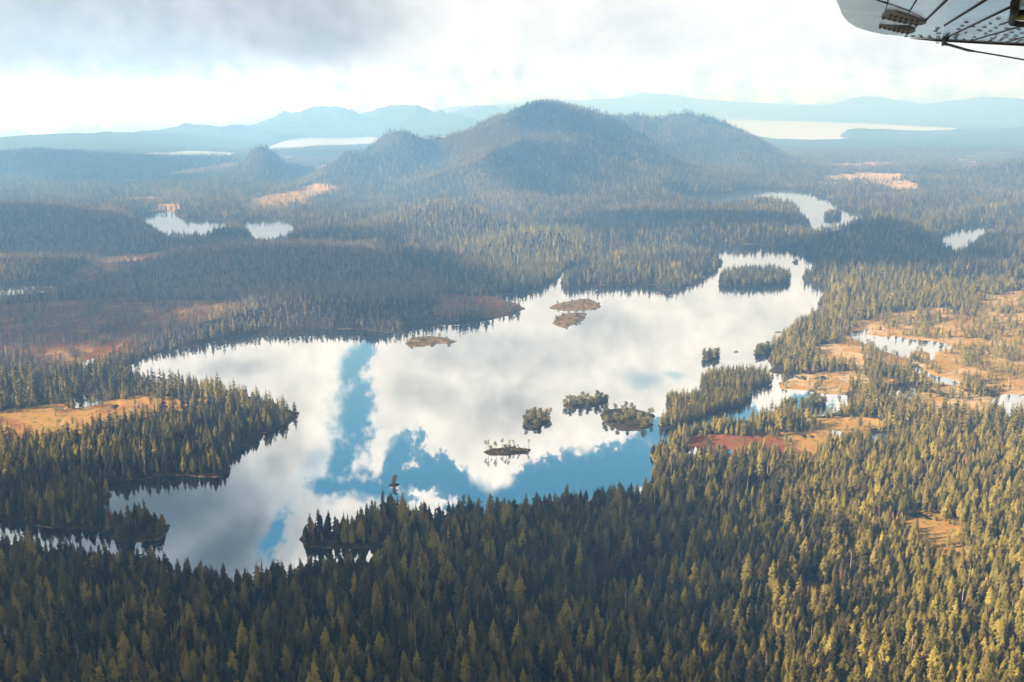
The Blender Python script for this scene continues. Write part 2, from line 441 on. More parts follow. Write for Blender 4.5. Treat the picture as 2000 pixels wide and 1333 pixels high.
# ------------------------------------------------------------------ hills: (px, py of top, forward distance, radius across, radius along, turn, tree allowance)
HILLS_DEF = [
    (1075, 198, 5600, 400, 640, 0, 16), (1000, 300, 5150, 230, 380, 20, 18), (1110, 300, 4900, 130, 480, -10, 18),
    (1215, 236, 6500, 330, 450, 0, 16), (1330, 231, 6800, 340, 520, 0, 16), (1420, 268, 6500, 230, 420, 0, 16),
    (1240, 330, 5200, 260, 420, -25, 18), (930, 330, 4600, 190, 330, 25, 20), (1010, 385, 4100, 230, 260, 0, 20),
    (770, 283, 5150, 165, 300, 10, 14), (712, 318, 4900, 150, 260, 0, 16), (850, 300, 5300, 260, 300, 0, 16),
    (530, 297, 5150, 92, 105, 0, 0), (590, 322, 5300, 110, 130, 0, 14), (470, 348, 5000, 190, 90, 0, 16),
    (50, 300, 6400, 700, 420, 0, 16), (235, 313, 6200, 420, 300, 0, 16), (-200, 300, 6300, 500, 500, 0, 16), (120, 345, 5300, 330, 200, 0, 16), (330, 352, 5300, 260, 120, 0, 16),
    (440, 308, 6500, 300, 150, 0, 14), (620, 290, 7600, 400, 200, 0, 16),
    (40, 405, 3150, 330, 330, 0, 22), (-200, 400, 3200, 300, 330, 0, 22), (190, 425, 3050, 200, 250, 0, 22), (300, 452, 2800, 130, 170, 0, 22), (230, 390, 3900, 260, 120, 0, 18),
    (440, 388, 3950, 170, 110, 0, 20),
    (560, 482, 2480, 300, 260, 0, 20), (760, 500, 2450, 190, 200, 0, 20), (300, 520, 2300, 260, 140, 0, 18),
    (860, 402, 3120, 170, 210, 0, 22), (780, 432, 3020, 150, 130, 0, 22), (940, 430, 3050, 120, 140, 0, 22), (1050, 448, 2750, 130, 130, 0, 22), (960, 470, 2650, 140, 100, 0, 22), (1130, 442, 3050, 110, 120, 0, 22),
    (1230, 450, 2900, 120, 90, 0, 20), (1190, 495, 2500, 70, 60, 0, 18), (1370, 432, 3350, 220, 140, 0, 22), (1520, 441, 3250, 130, 120, 0, 22), (1300, 414, 3700, 150, 120, 0, 20),
    (1500, 389, 3950, 110, 90, 0, 20), (1720, 433, 2900, 150, 170, 0, 20), (1660, 470, 2700, 110, 120, 0, 20), (1790, 470, 2750, 120, 110, 0, 20), (1700, 525, 2350, 180, 110, 0, 20),
    (1880, 520, 2350, 120, 110, 0, 20), (2010, 470, 2600, 150, 140, 0, 20), (1640, 560, 2080, 60, 60, 0, 20),
    (2010, 322, 5200, 330, 320, 0, 16), (1870, 346, 4900, 260, 220, 0, 16), (1930, 395, 3900, 260, 120, 0, 18), (1800, 375, 4300, 200, 120, 0, 18), (2050, 400, 3600, 180, 160, 0, 20), (2250, 330, 5000, 450, 400, 0, 16),
    (1580, 345, 5400, 350, 200, 0, 14), (1700, 320, 6400, 500, 200, 0, 14), (1850, 315, 6600, 450, 260, 0, 14), (1560, 300, 7800, 500, 300, 0, 20),
    (1680, 248, 12300, 520, 500, 0, 20), (1600, 266, 11800, 350, 300, 0, 20), (1840, 268, 11000, 800, 500, 0, 20), (2090, 246, 12800, 900, 800, 0, 20), (1780, 285, 8800, 800, 350, 0, 8), (2150, 250, 12500, 1200, 900, 0, 6), (1990, 285, 8600, 600, 400, 0, 8),
    (20, 271, 9800, 900, 500, 0, 5), (200, 259, 9900, 800, 420, 0, 5), (330, 262, 9900, 500, 380, 0, 5), (-300, 275, 9800, 1200, 500, 0, 5),
    (500, 248, 12200, 520, 500, 0, 5), (640, 216, 13300, 620, 600, 0, 4), (800, 209, 14800, 700, 620, 0, 4), (960, 212, 17000, 700, 600, 0, 4), (1090, 215, 17500, 600, 550, 0, 4), (400, 244, 11200, 600, 400, 0, 4),
    (1180, 198, 25500, 2200, 1500, 0, 0), (1290, 188, 26500, 1500, 1300, 0, 0), (1430, 205, 27000, 1900, 1300, 0, 0), (1560, 209, 25500, 1500, 1400, 0, 0),
    (1690, 191, 24500, 900, 1500, 0, 0), (1800, 208, 22500, 1500, 1500, 0, 0), (1910, 195, 21000, 800, 1500, 0, 0), (2020, 212, 20000, 1400, 1700, 0, 0), (2200, 205, 20000, 1800, 2000, 0, 0), (1020, 205, 26000, 2000, 1500, 0, 0), (2500, 210, 18000, 2500, 2500, 0, 0),
]
HILLS = []
for px, py, d, rx, ry, rot, tr in HILLS_DEF:
    x, y = dpt(px, d)
    h = CAM_H - (py - HORIZON) / FOC * d - tr
    if d < 4600: h, rx, ry = max(h, 6.0) * 1.5 + 8, rx * 0.80, ry * 0.74
    elif d < 8200 and py >= 282 and px != 530: h, ry = h * 1.3 + 12, ry * 0.8
    HILLS.append((x, y, max(h, 8.0), rx, ry, R(rot)))

for px, py, h, rx, ry in [(620, 612, 26, 220, 110), (745, 618, 22, 110, 80), (480, 630, 15, 150, 80), (40, 532, 30, 280, 70), (1370, 460, 30, 170, 110), (1250, 540, 9, 120, 60),
                          (1490, 462, 18, 120, 90), (420, 800, 7, 110, 50), (330, 890, 7, 120, 50), (1700, 545, 14, 160, 110), (1640, 500, 18, 120, 90), (1560, 450, 14, 120, 100)]:
    x, y = gpt(px, py)
    HILLS.append((x, y, h, rx, ry, 0.0))

BOGS = [  # outline, tree density, hue (0 tan, 0.5 gold, 1 red), strength
    ([(-80, 812), (0, 806), (100, 802), (200, 795), (280, 784), (375, 782), (385, 795), (330, 810), (260, 822), (180, 847), (60, 864), (-80, 870)], 0.10, 0.62, 1.0),
    ([(-80, 600), (200, 588), (420, 598), (480, 612), (430, 635), (350, 655), (270, 685), (200, 712), (120, 718), (40, 705), (-80, 690)], 0.65, 0.85, 0.6),
    ([(148, 720), (165, 695), (205, 690), (212, 700), (185, 722)], 0.05, 0.9, 1.0),
    ([(845, 600), (870, 585), (930, 582), (1000, 588), (1018, 603), (960, 620), (880, 630), (850, 622)], 0.35, 1.0, 0.9),
    ([(1655, 640), (1700, 622), (1760, 613), (1900, 610), (2060, 598), (2080, 770), (1960, 765), (1880, 755), (1850, 765), (1750, 730), (1700, 705), (1640, 690), (1610, 690), (1640, 660)], 0.5, 0.32, 0.85),
    ([(1590, 680), (1640, 672), (1705, 700), (1690, 718), (1640, 715), (1600, 700)], 0.04, 0.25, 1.0),
    ([(1525, 745), (1600, 728), (1680, 735), (1740, 745), (1640, 762), (1560, 763), (1525, 758)], 0.12, 0.3, 1.0),
    ([(1350, 866), (1400, 855), (1500, 852), (1560, 880), (1605, 905), (1590, 917), (1480, 899), (1420, 908), (1360, 903)], 0.06, 1.0, 1.0),
    ([(1520, 852), (1570, 836), (1640, 822), (1705, 828), (1695, 850), (1660, 878), (1610, 890), (1560, 880)], 0.03, 0.5, 1.0),
    ([(1790, 782), (1930, 776), (1940, 805), (1850, 808), (1780, 800)], 0.15, 0.2, 1.0),
    ([(1765, 1040), (1800, 1020), (1850, 1012), (1895, 1022), (1890, 1050), (1840, 1070), (1790, 1062)], 0.10, 0.6, 1.0),
    ([(1820, 1085), (1880, 1075), (1920, 1090), (1870, 1105)], 0.15, 0.6, 0.8),
    ([(1560, 1180), (1600, 1168), (1625, 1175), (1600, 1195), (1570, 1197)], 0.03, 1.0, 1.0),
    ([(480, 390), (560, 378), (640, 372), (660, 380), (590, 398), (530, 410), (490, 408)], 0.25, 0.45, 1.0),
    ([(590, 332), (650, 322), (690, 330), (660, 348), (610, 350)], 0.25, 0.2, 1.0),
    ([(630, 352), (660, 345), (670, 355), (640, 362)], 0.05, 0.7, 1.0),
    ([(330, 340), (460, 325), (470, 332), (340, 348)], 0.1, 0.2, 1.0),
    ([(305, 405), (345, 398), (350, 412), (310, 414)], 0.03, 0.4, 1.0), ([(570, 400), (610, 396), (600, 406)], 0.03, 0.5, 1.0),
    ([(1600, 348), (1680, 341), (1760, 347), (1770, 352), (1700, 357), (1620, 353)], 0.15, 0.15, 1.0),
    ([(1735, 368), (1770, 364), (1800, 372), (1780, 384), (1740, 380)], 0.05, 0.1, 1.0),
    ([(1560, 325), (1700, 318), (1760, 324), (1650, 332)], 0.3, 0.1, 0.8), ([(1780, 335), (1960, 320), (1990, 335), (1850, 345)], 0.3, 0.1, 0.8),
    ([(750, 498), (790, 486), (830, 492), (800, 504), (765, 508)], 0.1, 0.3, 1.0),
    ([(1285, 520), (1320, 512), (1345, 520), (1320, 532), (1290, 530)], 0.05, 0.25, 1.0), ([(1310, 545), (1340, 540), (1350, 548)], 0.1, 0.6, 1.0),
    ([(150, 545), (200, 510), (330, 500), (330, 520), (250, 545), (180, 560)], 0.55, 0.75, 0.7),
    ([(858, 1024), (900, 1008), (965, 1006), (945, 1028), (880, 1040)], 0.12, 1.0, 0.8),
    ([(1880, 590), (1990, 570), (2060, 575), (2060, 600), (1900, 608)], 0.3, 0.3, 0.9),
]
BOG_POLY = [poly(b[0]) for b in BOGS]
SCRUB = [poly([(-80, 405), (60, 405), (200, 425), (340, 475), (400, 490), (330, 540), (150, 590), (-80, 590)]), poly([(-80, 575), (150, 520), (400, 472), (650, 480), (860, 560), (1000, 600), (800, 650), (700, 640), (450, 655), (300, 690), (100, 735), (-80, 735)])]
SUN_GOLD = [poly([(1500, 905), (1700, 870), (1800, 830), (2100, 790), (2200, 1400), (1760, 1400), (1740, 1150), (1560, 1000)]),  # areas where sunshine is put into the foliage colour as a yellow tint
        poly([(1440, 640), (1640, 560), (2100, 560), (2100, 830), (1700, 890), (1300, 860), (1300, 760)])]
SUN_GOLD += [poly(p_) for p_ in [  # hilltops and knolls tinted as if sunlit
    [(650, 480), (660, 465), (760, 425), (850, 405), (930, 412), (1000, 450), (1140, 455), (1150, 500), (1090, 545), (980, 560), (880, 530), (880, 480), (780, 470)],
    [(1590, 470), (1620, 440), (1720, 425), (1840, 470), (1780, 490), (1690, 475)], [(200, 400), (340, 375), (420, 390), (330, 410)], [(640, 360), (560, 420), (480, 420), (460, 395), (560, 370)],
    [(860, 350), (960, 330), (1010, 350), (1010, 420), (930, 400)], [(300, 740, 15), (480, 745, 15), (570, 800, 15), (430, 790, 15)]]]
FRONT = poly([(500, 1110, 16), (703, 1094, 10), (850, 1018), (940, 984, 12), (1270, 960), (1300, 880), (1500, 915), (1700, 890), (2100, 850), (2300, 1500), (-400, 1500), (-200, 1040, 16), (130, 1072, 16)])


def bog_field(x, y):
    """ground openness (0 closed forest floor, 1 open bog), hue, tree density"""
    open_ = np.zeros(x.shape); hue = np.full(x.shape, 0.4); dens = np.ones(x.shape)
    n1 = fbm(x, y, 60, 3, 3.0)
    clump = np.clip(1 + 3.2 * fbm(x, y, 48, 3, 81.0), 0.15, 2.6)
    for P, (_, dn, hu, st) in zip(BOG_POLY, BOGS):
        c = P.mean(0); dist = max(400.0, math.hypot(*c))
        wob = 16 + dist * 0.009
        m0, m1 = P.min(0) - 60, P.max(0) + 60
        idx = np.nonzero((x > m0[0]) & (x < m1[0]) & (y > m0[1]) & (y < m1[1]))[0]
        if not len(idx):
            continue
        s = inside_dist(x[idx], y[idx], [P], 60.0) + n1[idx] * wob * 1.6
        k = smooth01((wob * 0.7 - s) / wob) * st
        up = k > open_[idx]
        ii = idx[up]
        open_[ii] = k[up]; hue[ii] = hu
        dens[idx] = np.minimum(dens[idx], 1 - smooth01((wob * 0.3 - s) / (wob * 0.7)) * (1 - np.clip(dn * clump[idx], 0, 1)))
    # natural clearings in the flat distance
    nn = fbm(x, y * 0.6, 420, 4, 11.0)
    rr = np.hypot(x, y)
    k2 = smooth01((nn - 0.30) / 0.12) * smooth01((rr - 3600) / 800) * 0.8
    up = k2 > open_
    open_ = np.where(up, k2, open_); hue = np.where(up, 0.15, hue)
    dens = np.minimum(dens, 1 - k2 * 0.85)
    return open_, hue, dens


def wob_xy(x, y):
    d = np.hypot(x, y)
    a = np.minimum(2.0 + d * 0.0016, 9.0)
    return x + fbm(x, y, 45, 3, 1.0) * a, y + fbm(x, y, 45, 3, 2.0) * a * 1.5


def shore(x, y):
    wx, wy = wob_xy(x, y)
    return inside_dist(wx, wy, LAKES)


def height(x, y, full=False):
    x = np.asarray(x, float); y = np.asarray(y, float)
    s = shore(x, y)
    rr = np.hypot(x, y)
    acc = np.zeros(x.shape)
    wx = x + fbm(x, y, 500, 3, 6.0) * 110 * smooth01((rr - 2500) / 2500); wy = y + fbm(x, y, 500, 3, 7.0) * 110 * smooth01((rr - 2500) / 2500)
    for hx, hy, h, rx, ry, rot in HILLS:
        cut = 3.2 * max(rx, ry)
        idx = np.nonzero((np.abs(x - hx) < cut) & (np.abs(y - hy) < cut))[0]
        if not len(idx):
            continue
        dx, dy = wx[idx] - hx, wy[idx] - hy
        c, sn = math.cos(rot), math.sin(rot)
        u = (dx * c + dy * sn) / rx; v = (-dx * sn + dy * c) / ry
        acc[idx] += (h * np.exp(-0.5 * (u * u + v * v))) ** 3
    hill = np.cbrt(acc)
    hill = hill * (1 + 0.3 * fbm(x, y, 1900, 4, 30.0) * smooth01((rr - 8000) / 3000))
    rg = ridged(x, y, 420, 4, 2.0)
    rg = rg - 0.35
    hill = hill * (1 + 0.22 * rg * smooth01((hill - 25) / 60) * (1 - 0.75 * smooth01((hill - 250) / 130))) + 42 * rg * smooth01((hill - 50) / 120) * (1 - smooth01((hill - 260) / 110))
    low = 5.0 + 9.0 * fbm(x, y, 300, 4, 4.0) + 1.5 * fbm(x, y, 40, 2, 5.0)
    low = low + np.clip(26 * fbm(x, y, 900, 3, 71.0), -3, 40) * smooth01((rr - 3300) / 1500) * smooth01((s - 40) / 110)
    front = smooth01((950 - rr) / 350)
    low = low + front * 5
    op, hue, dens = bog_field(x, y)
    steep = smooth01((hill - 22) / 20) * (rr > 3800)
    op = op * (1 - steep); dens = dens + (1 - dens) * steep
    flat = 0.9 + 0.35 * fbm(x, y, 30, 3, 8.0)
    land = np.maximum(low, 1.2) + hill
    land = land * (1 - op) + np.minimum(land, flat + hill * 0.6) * op
    # little pools in the open bog
    pool = fbm(x, y * 0.55, 24, 3, 9.0) + 0.35 * fbm(x, y, 160, 2, 10.0)
    pm = smooth01((pool - 0.31) / 0.10) * smooth01((op - 0.75) / 0.2) * (hill < 6) * (rr > 1000)
    land = np.where(pm > 0, land * (1 - pm) - 0.7 * pm, land)
    edge = smooth01(s / 90.0)
    shore_h = 0.15 + 0.9 * smooth01(s / 5.0)
    op = np.maximum(op, (0.42 + 0.35 * fbm(x, y, 35, 2, 61.0)) * (1 - smooth01((s - 1.0) / 4.0)) * (s > -3))
    z = np.where(s > 0, np.minimum(land, shore_h + land * edge + s * 0.05), -0.25 - 2.2 * smooth01(-s / 10.0))
    if full:
        return z, s, op, hue, dens, hill
    return z


# ------------------------------------------------------------------ materials
def new_mat(name):
    m = bpy.data.materials.new(name)
    m.use_nodes = True
    nt = m.node_tree
    nt.nodes.clear()
    out = N(nt, 'ShaderNodeOutputMaterial')
    return m, nt, out


def principled(nt, out, col=None, rough=0.8, spec=0.2, metal=0.0, normal=None):
    b = N(nt, 'ShaderNodeBsdfPrincipled')
    if col is not None:
        setin(b, 'Base Color', (col + (1.0,)) if isinstance(col, tuple) else col, nt)
    setin(b, 'Roughness', rough, nt)
    b.inputs['Specular IOR Level'].default_value = spec
    setin(b, 'Metallic', metal, nt)
    if normal is not None:
        nt.links.new(normal, b.inputs['Normal'])
    nt.links.new(b.outputs[0], out.inputs[0])
    return b


def geo_pos(nt):
    return N(nt, 'ShaderNodeNewGeometry').outputs['Position']


def attr(nt, name, typ='GEOMETRY', out='Fac'):
    n = N(nt, 'ShaderNodeAttribute', attribute_name=name, attribute_type=typ)
    return n.outputs[out]


def bump(nt, h, strength, dist):
    b = N(nt, 'ShaderNodeBump')
    b.inputs['Strength'].default_value = strength
    b.inputs['Distance'].default_value = dist
    nt.links.new(h, b.inputs['Height'])
    return b.outputs[0]


def ground_material():
    m, nt, out = new_mat('forest_floor_and_bog')
    pos = geo_pos(nt)
    op = attr(nt, 'open'); hue = attr(nt, 'hue')
    n1 = noise(nt, pos, 0.02, 5, 0.6); n2 = noise(nt, pos, 0.11, 5, 0.65); n3 = noise(nt, pos, 0.6, 4, 0.6)
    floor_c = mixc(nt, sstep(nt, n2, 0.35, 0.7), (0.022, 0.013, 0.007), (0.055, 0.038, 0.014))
    h2 = mth(nt, 'ADD', hue, mth(nt, 'MULTIPLY_ADD', n1, 1.5, -0.75))
    tan = mixc(nt, sstep(nt, n2, 0.3, 0.7), (0.36, 0.21, 0.10), (0.50, 0.34, 0.17))
    gold = mixc(nt, sstep(nt, n2, 0.35, 0.65), (0.26, 0.125, 0.026), (0.40, 0.22, 0.055))
    red = mixc(nt, sstep(nt, n2, 0.35, 0.65), (0.15, 0.036, 0.012), (0.23, 0.075, 0.026))
    c = mixc(nt, sstep(nt, h2, 0.15, 0.4), tan, gold)
    c = mixc(nt, sstep(nt, h2, 0.6, 0.9), c, red)
    green = mixc(nt, n3, (0.06, 0.06, 0.018), (0.13, 0.11, 0.03))
    c = mixc(nt, sstep(nt, mth(nt, 'ADD', n2, mth(nt, 'MULTIPLY', n3, 0.4)), 0.68, 0.86), c, green)
    c = mixc(nt, mth(nt, 'MULTIPLY', sstep(nt, n3, 0.58, 0.75), 0.55), c, (0.10, 0.06, 0.03))
    # opening broken by noise
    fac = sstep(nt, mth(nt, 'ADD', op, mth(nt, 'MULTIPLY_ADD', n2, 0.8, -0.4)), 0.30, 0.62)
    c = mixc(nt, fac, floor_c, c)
    # far land, where single trees are no longer set out
    far = attr(nt, 'far')
    nf = noise(nt, pos, 0.012, 6, 0.7); nff = noise(nt, pos, 0.05, 4, 0.7)
    fcol = mixc(nt, sstep(nt, nff, 0.35, 0.65), (0.020, 0.026, 0.012), (0.055, 0.058, 0.026))
    fcol = mixc(nt, sstep(nt, nf, 0.62, 0.72), fcol, (0.16, 0.12, 0.06))
    c = mixc(nt, far, c, fcol)
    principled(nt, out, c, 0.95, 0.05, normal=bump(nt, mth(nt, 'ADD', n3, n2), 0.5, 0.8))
    return m


def water_material():
    m, nt, out = new_mat('still_lake_water')
    pos = geo_pos(nt)
    deep = N(nt, 'ShaderNodeBsdfDiffuse')
    deep.inputs[0].default_value = (0.010, 0.014, 0.016, 1)
    gl = N(nt, 'ShaderNodeBsdfGlossy')
    gl.inputs['Color'].default_value = (0.98, 0.99, 1.0, 1)
    wn = noise(nt, pos, 0.004, 4, 0.6)
    yy = N(nt, 'ShaderNodeVectorMath', operation='LENGTH')
    nt.links.new(pos, yy.inputs[0])
    wind = sstep(nt, yy.outputs['Value'], 5500, 9500, 0.0, 0.22)          # the open sound is ruffled, the lakes lie still
    setin(gl, 'Roughness', mth(nt, 'ADD', wind, sstep(nt, wn, 0.45, 0.7, 0.004, 0.03)), nt)
    rip = noise(nt, pos, 0.35, 3, 0.6)
    gl_n = bump(nt, rip, 0.01, 0.02)
    nt.links.new(gl_n, gl.inputs['Normal'])
    fr = N(nt, 'ShaderNodeFresnel')
    fr.inputs[0].default_value = 1.34
    fac = mth(nt, 'MULTIPLY_ADD', fr.outputs[0], 0.55, 0.40, clamp=True)
    mx = N(nt, 'ShaderNodeMixShader')
    setin(mx, 0, fac, nt)
    nt.links.new(deep.outputs[0], mx.inputs[1]); nt.links.new(gl.outputs[0], mx.inputs[2])
    nt.links.new(mx.outputs[0], out.inputs[0])
    return m


def foliage_material(name, dark, mid, light, typ_random=True):
    m, nt, out = new_mat(name)
    oi = N(nt, 'ShaderNodeObjectInfo')
    rnd = oi.outputs['Random']
    pos = geo_pos(nt)
    big = noise(nt, pos, 0.012, 3, 0.6)
    leaf = noise(nt, pos, 0.9, 3, 0.6)
    t = mth(nt, 'ADD', mth(nt, 'MULTIPLY', rnd, 0.95), mth(nt, 'MULTIPLY_ADD', big, 0.9, -0.45))
    c = mixc(nt, sstep(nt, t, 0.1, 0.55), dark, mid)
    c = mixc(nt, sstep(nt, t, 0.55, 1.0), c, light)
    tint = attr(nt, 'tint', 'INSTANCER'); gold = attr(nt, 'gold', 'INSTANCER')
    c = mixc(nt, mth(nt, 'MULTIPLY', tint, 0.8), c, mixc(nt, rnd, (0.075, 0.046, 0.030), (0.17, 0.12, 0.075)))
    c = mixc(nt, mth(nt, 'MULTIPLY', gold, 0.75), c, mixc(nt, rnd, (0.115, 0.088, 0.015), (0.25, 0.18, 0.028)))  # yellow tint: painted sunshine, plus natural variation between stands
    c = mixc(nt, mth(nt, 'MULTIPLY', sstep(nt, leaf, 0.35, 0.7), 0.45), c, mixc(nt, 1.0, c, (1.5, 1.45, 1.35), 'MULTIPLY'))
    principled(nt, out, c, 0.75, 0.12)
    return m


def simple(name, a, b, scale, rough=0.8, spec=0.2, metal=0.0, bs=0.2, bd=0.02):
    m, nt, out = new_mat(name)
    pos = N(nt, 'ShaderNodeTexCoord').outputs['Object']
    n = noise(nt, pos, scale, 4, 0.6)
    principled(nt, out, mixc(nt, sstep(nt, n, 0.3, 0.7), a, b), rough, spec, metal, bump(nt, n, bs, bd))
    return m


M = {
    'ground': ground_material(),
    'water': water_material(),
    'needles': foliage_material('conifer_needles', (0.012, 0.009, 0.002), (0.054, 0.041, 0.007), (0.18, 0.133, 0.022)),
    'pine': foliage_material('pine_needles', (0.055, 0.050, 0.014), (0.12, 0.10, 0.028), (0.20, 0.15, 0.045)),
    'golden': foliage_material('golden_needles', (0.42, 0.24, 0.03), (0.50, 0.30, 0.04), (0.58, 0.36, 0.06)),
    'rust': foliage_material('rust_needles', (0.16, 0.055, 0.03), (0.22, 0.08, 0.045), (0.27, 0.12, 0.07)),
    'bark': simple('bark', (0.05, 0.035, 0.025), (0.11, 0.08, 0.06), 3.0, 0.9, 0.1),
    'dead': simple('bleached_dead_wood', (0.26, 0.18, 0.15), (0.46, 0.36, 0.32), 2.0, 0.85, 0.1),
    'rock': simple('shore_rock', (0.07, 0.055, 0.045), (0.16, 0.13, 0.11), 0.8, 0.9, 0.1),
}

# ------------------------------------------------------------------ mesh helpers
def tag(o, label=None, cat=None, group=None, kind=None):
    if label: o['label'] = label
    if cat: o['category'] = cat
    if group: o['group'] = group
    if kind: o['kind'] = kind
    return o


def mesh_np(name, verts, faces, mats=(), mat_idx=None, smooth=False):
    """faces: (n,3) or (n,4) arrays, or a list of either"""
    me = bpy.data.meshes.new(name)
    verts = np.asarray(verts, np.float32)
    if not isinstance(faces, list):
        faces = [faces]
    loops = np.concatenate([np.asarray(f, np.int32).ravel() for f in faces])
    counts = np.concatenate([np.full(len(f), np.asarray(f).shape[1], np.int32) for f in faces])
    me.vertices.add(len(verts)); me.vertices.foreach_set('co', verts.ravel())
    me.loops.add(len(loops)); me.loops.foreach_set('vertex_index', loops)
    me.polygons.add(len(counts))
    starts = np.concatenate([[0], np.cumsum(counts)[:-1]]).astype(np.int32)
    me.polygons.foreach_set('loop_start', starts)
    for m in mats: me.materials.append(m)
    if mat_idx is not None: me.polygons.foreach_set('material_index', np.asarray(mat_idx, np.int32))
    me.polygons.foreach_set('use_smooth', np.full(len(counts), smooth, bool))
    me.update(calc_edges=True)
    me.validate()
    return me


def link(name, me, parent=None, loc=None):
    o = bpy.data.objects.new(name, me)
    C.objects.link(o)
    if parent is not None: o.parent = parent
    if loc is not None: o.location = loc
    return o


# ------------------------------------------------------------------ terrain sheet
azs = np.concatenate([np.arange(-180, -60, 6.0), np.arange(-60, -36, 1.0), np.arange(-36, 36.01, 0.12), np.arange(37, 60, 1.0), np.arange(60, 180, 6.0)])
rads = np.concatenate([[30.0, 120.0, 220.0, 300.0], 350.0 * (1.0055 ** np.arange(0, 812))])
NA, NR = len(azs), len(rads)


def r_end(a):
    return np.where(a < -15.5, 11600.0, np.where(a < -13.5, 15000.0, 29800.0))


AA, RR = np.meshgrid(np.radians(azs), rads, indexing='ij')
gx = (np.sin(AA) * RR).ravel(); gy = (np.cos(AA) * RR).ravel()
gz, gs, gop, ghue, gdens, ghill = height(gx, gy, True)
rr_ = RR.ravel()
canopy = smooth01((rr_ - 8600) / 1200) * (gs > 8)
gz = gz + canopy * (9 + 7 * fbm(gx, gy, 70, 3, 20.0))
ii = np.arange(NA * NR).reshape(NA, NR)
q = np.stack([ii[:, :-1], np.roll(ii, -1, 0)[:, :-1], np.roll(ii, -1, 0)[:, 1:], ii[:, 1:]], -1)
keep = (rads[None, 1:] <= r_end(azs)[:, None])
q = q[keep].reshape(-1, 4)[:, ::-1]
cv_i = NA * NR
verts = np.column_stack([gx, gy, gz])
verts = np.vstack([verts, [[0, 0, float(gz.reshape(NA, NR)[:, 0].mean())]]])
fan = np.stack([np.full(NA, cv_i), np.roll(ii[:, 0], -1), ii[:, 0]], -1)[:, ::1]
me = mesh_np('terrain', verts, [q, fan], [M['ground']], smooth=True)
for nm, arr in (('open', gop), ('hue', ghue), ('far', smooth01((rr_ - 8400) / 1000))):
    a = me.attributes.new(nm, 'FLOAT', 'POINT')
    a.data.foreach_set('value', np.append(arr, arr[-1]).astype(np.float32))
terrain = link('terrain', me)
tag(terrain, kind='structure')

# water: one level sheet under all the lakes
wa = np.arange(-180, 180, 2.0)
wr = np.where(wa < -15.5, 11000.0, np.where(wa < -13.5, 14500.0, 29500.0))
wv = np.column_stack([np.sin(np.radians(wa)) * wr, np.cos(np.radians(wa)) * wr, np.zeros(len(wa))])
wv = np.vstack([wv, [[0, 0, 0]]])
wn_ = len(wa)
wf = np.stack([np.full(wn_, wn_), np.roll(np.arange(wn_), -1), np.arange(wn_)], -1)
lake = link('lake', mesh_np('lake', wv, wf, [M['water']]))
tag(lake, kind='structure')

# ------------------------------------------------------------------ islets
rnd = random.Random(5)
islet_objs = []
for k, ((outline, plan, label), P) in enumerate(zip(ISLETS, ISL_POLY)):
    # resample the outline finely, roughen, ring it inwards
    n = 72
    Q = np.vstack([P, P[:1]])
    seg = np.hypot(*np.diff(Q, axis=0).T); cum = np.concatenate([[0], np.cumsum(seg)])
    t = np.linspace(0, cum[-1], n, endpoint=False)
    ring = np.column_stack([np.interp(t, cum, Q[:, 0]), np.interp(t, cum, Q[:, 1])])
    for _ in range(2):
        ring = 0.5 * ring + 0.25 * (np.roll(ring, 1, 0) + np.roll(ring, -1, 0))
    c = ring.mean(0)
    size = math.sqrt(max(1, np.ptp(ring[:, 0]) * np.ptp(ring[:, 1])))
    ring = ring + np.column_stack([fbm(ring[:, 0], ring[:, 1], 14, 3, k + 1.0), fbm(ring[:, 0], ring[:, 1], 14, 3, k + 31.0)]) * min(3.5, size * 0.06)
    hgt = {'rock': 0.9, 'lone': 1.0, 'low': 1.2, 'sparse': 1.4}.get(plan, 2.2)
    vs = []
    prof = [(1.06, -2.4), (1.0, -0.25), (0.975, 0.35), (0.88, 0.6), (0.7, 0.8), (0.45, 0.95), (0.2, 1.0)]
    for f, hz in prof:
        rxy = c + (ring - c) * f
        zz = (hz * hgt if hz > 0 else hz) + (0.35 * fbm(rxy[:, 0], rxy[:, 1], 9, 2, 3.3) * hgt if hz > 0.4 else 0)
        vs.append(np.column_stack([rxy - c, np.broadcast_to(zz, (n,))]))
    vs = np.vstack(vs + [np.array([[0, 0, hgt]])])
    fs = []
    for r in range(len(prof) - 1):
        a = np.arange(n) + r * n; b = np.roll(np.arange(n), -1) + r * n
        fs.append(np.stack([a, b, b + n, a + n], -1))
    r = len(prof) - 1
    fs = [np.vstack(fs), np.stack([np.arange(n) + r * n, np.roll(np.arange(n), -1) + r * n, np.full(n, len(vs) - 1)], -1)]
    me = mesh_np('islet', vs, fs, [M['rock'] if plan == 'rock' else M['ground']], smooth=True)
    # outline winding may be either way round: face up
    bm = bmesh.new(); bm.from_mesh(me); bmesh.ops.recalc_face_normals(bm, faces=bm.faces)
    if sum(f.normal.z * f.calc_area() for f in bm.faces) < 0:
        for f in bm.faces: f.normal_flip()
    bm.to_mesh(me); bm.free()
    for nm, val in (('open', 0.15 if plan in ('wood', 'pine') else 0.44 if plan == 'low' else 0.28), ('hue', 0.45 if k in (0, 1) else 0.6), ('far', 0.0)):
        a = me.attributes.new(nm, 'FLOAT', 'POINT')
        a.data.foreach_set('value', np.full(len(vs), val, np.float32))
    o = link('islet', me, loc=(c[0], c[1], 0))
    tag(o, label, 'islet', 'islets scattered over the lakes')
    islet_objs.append((c, ring, hgt, plan, label))

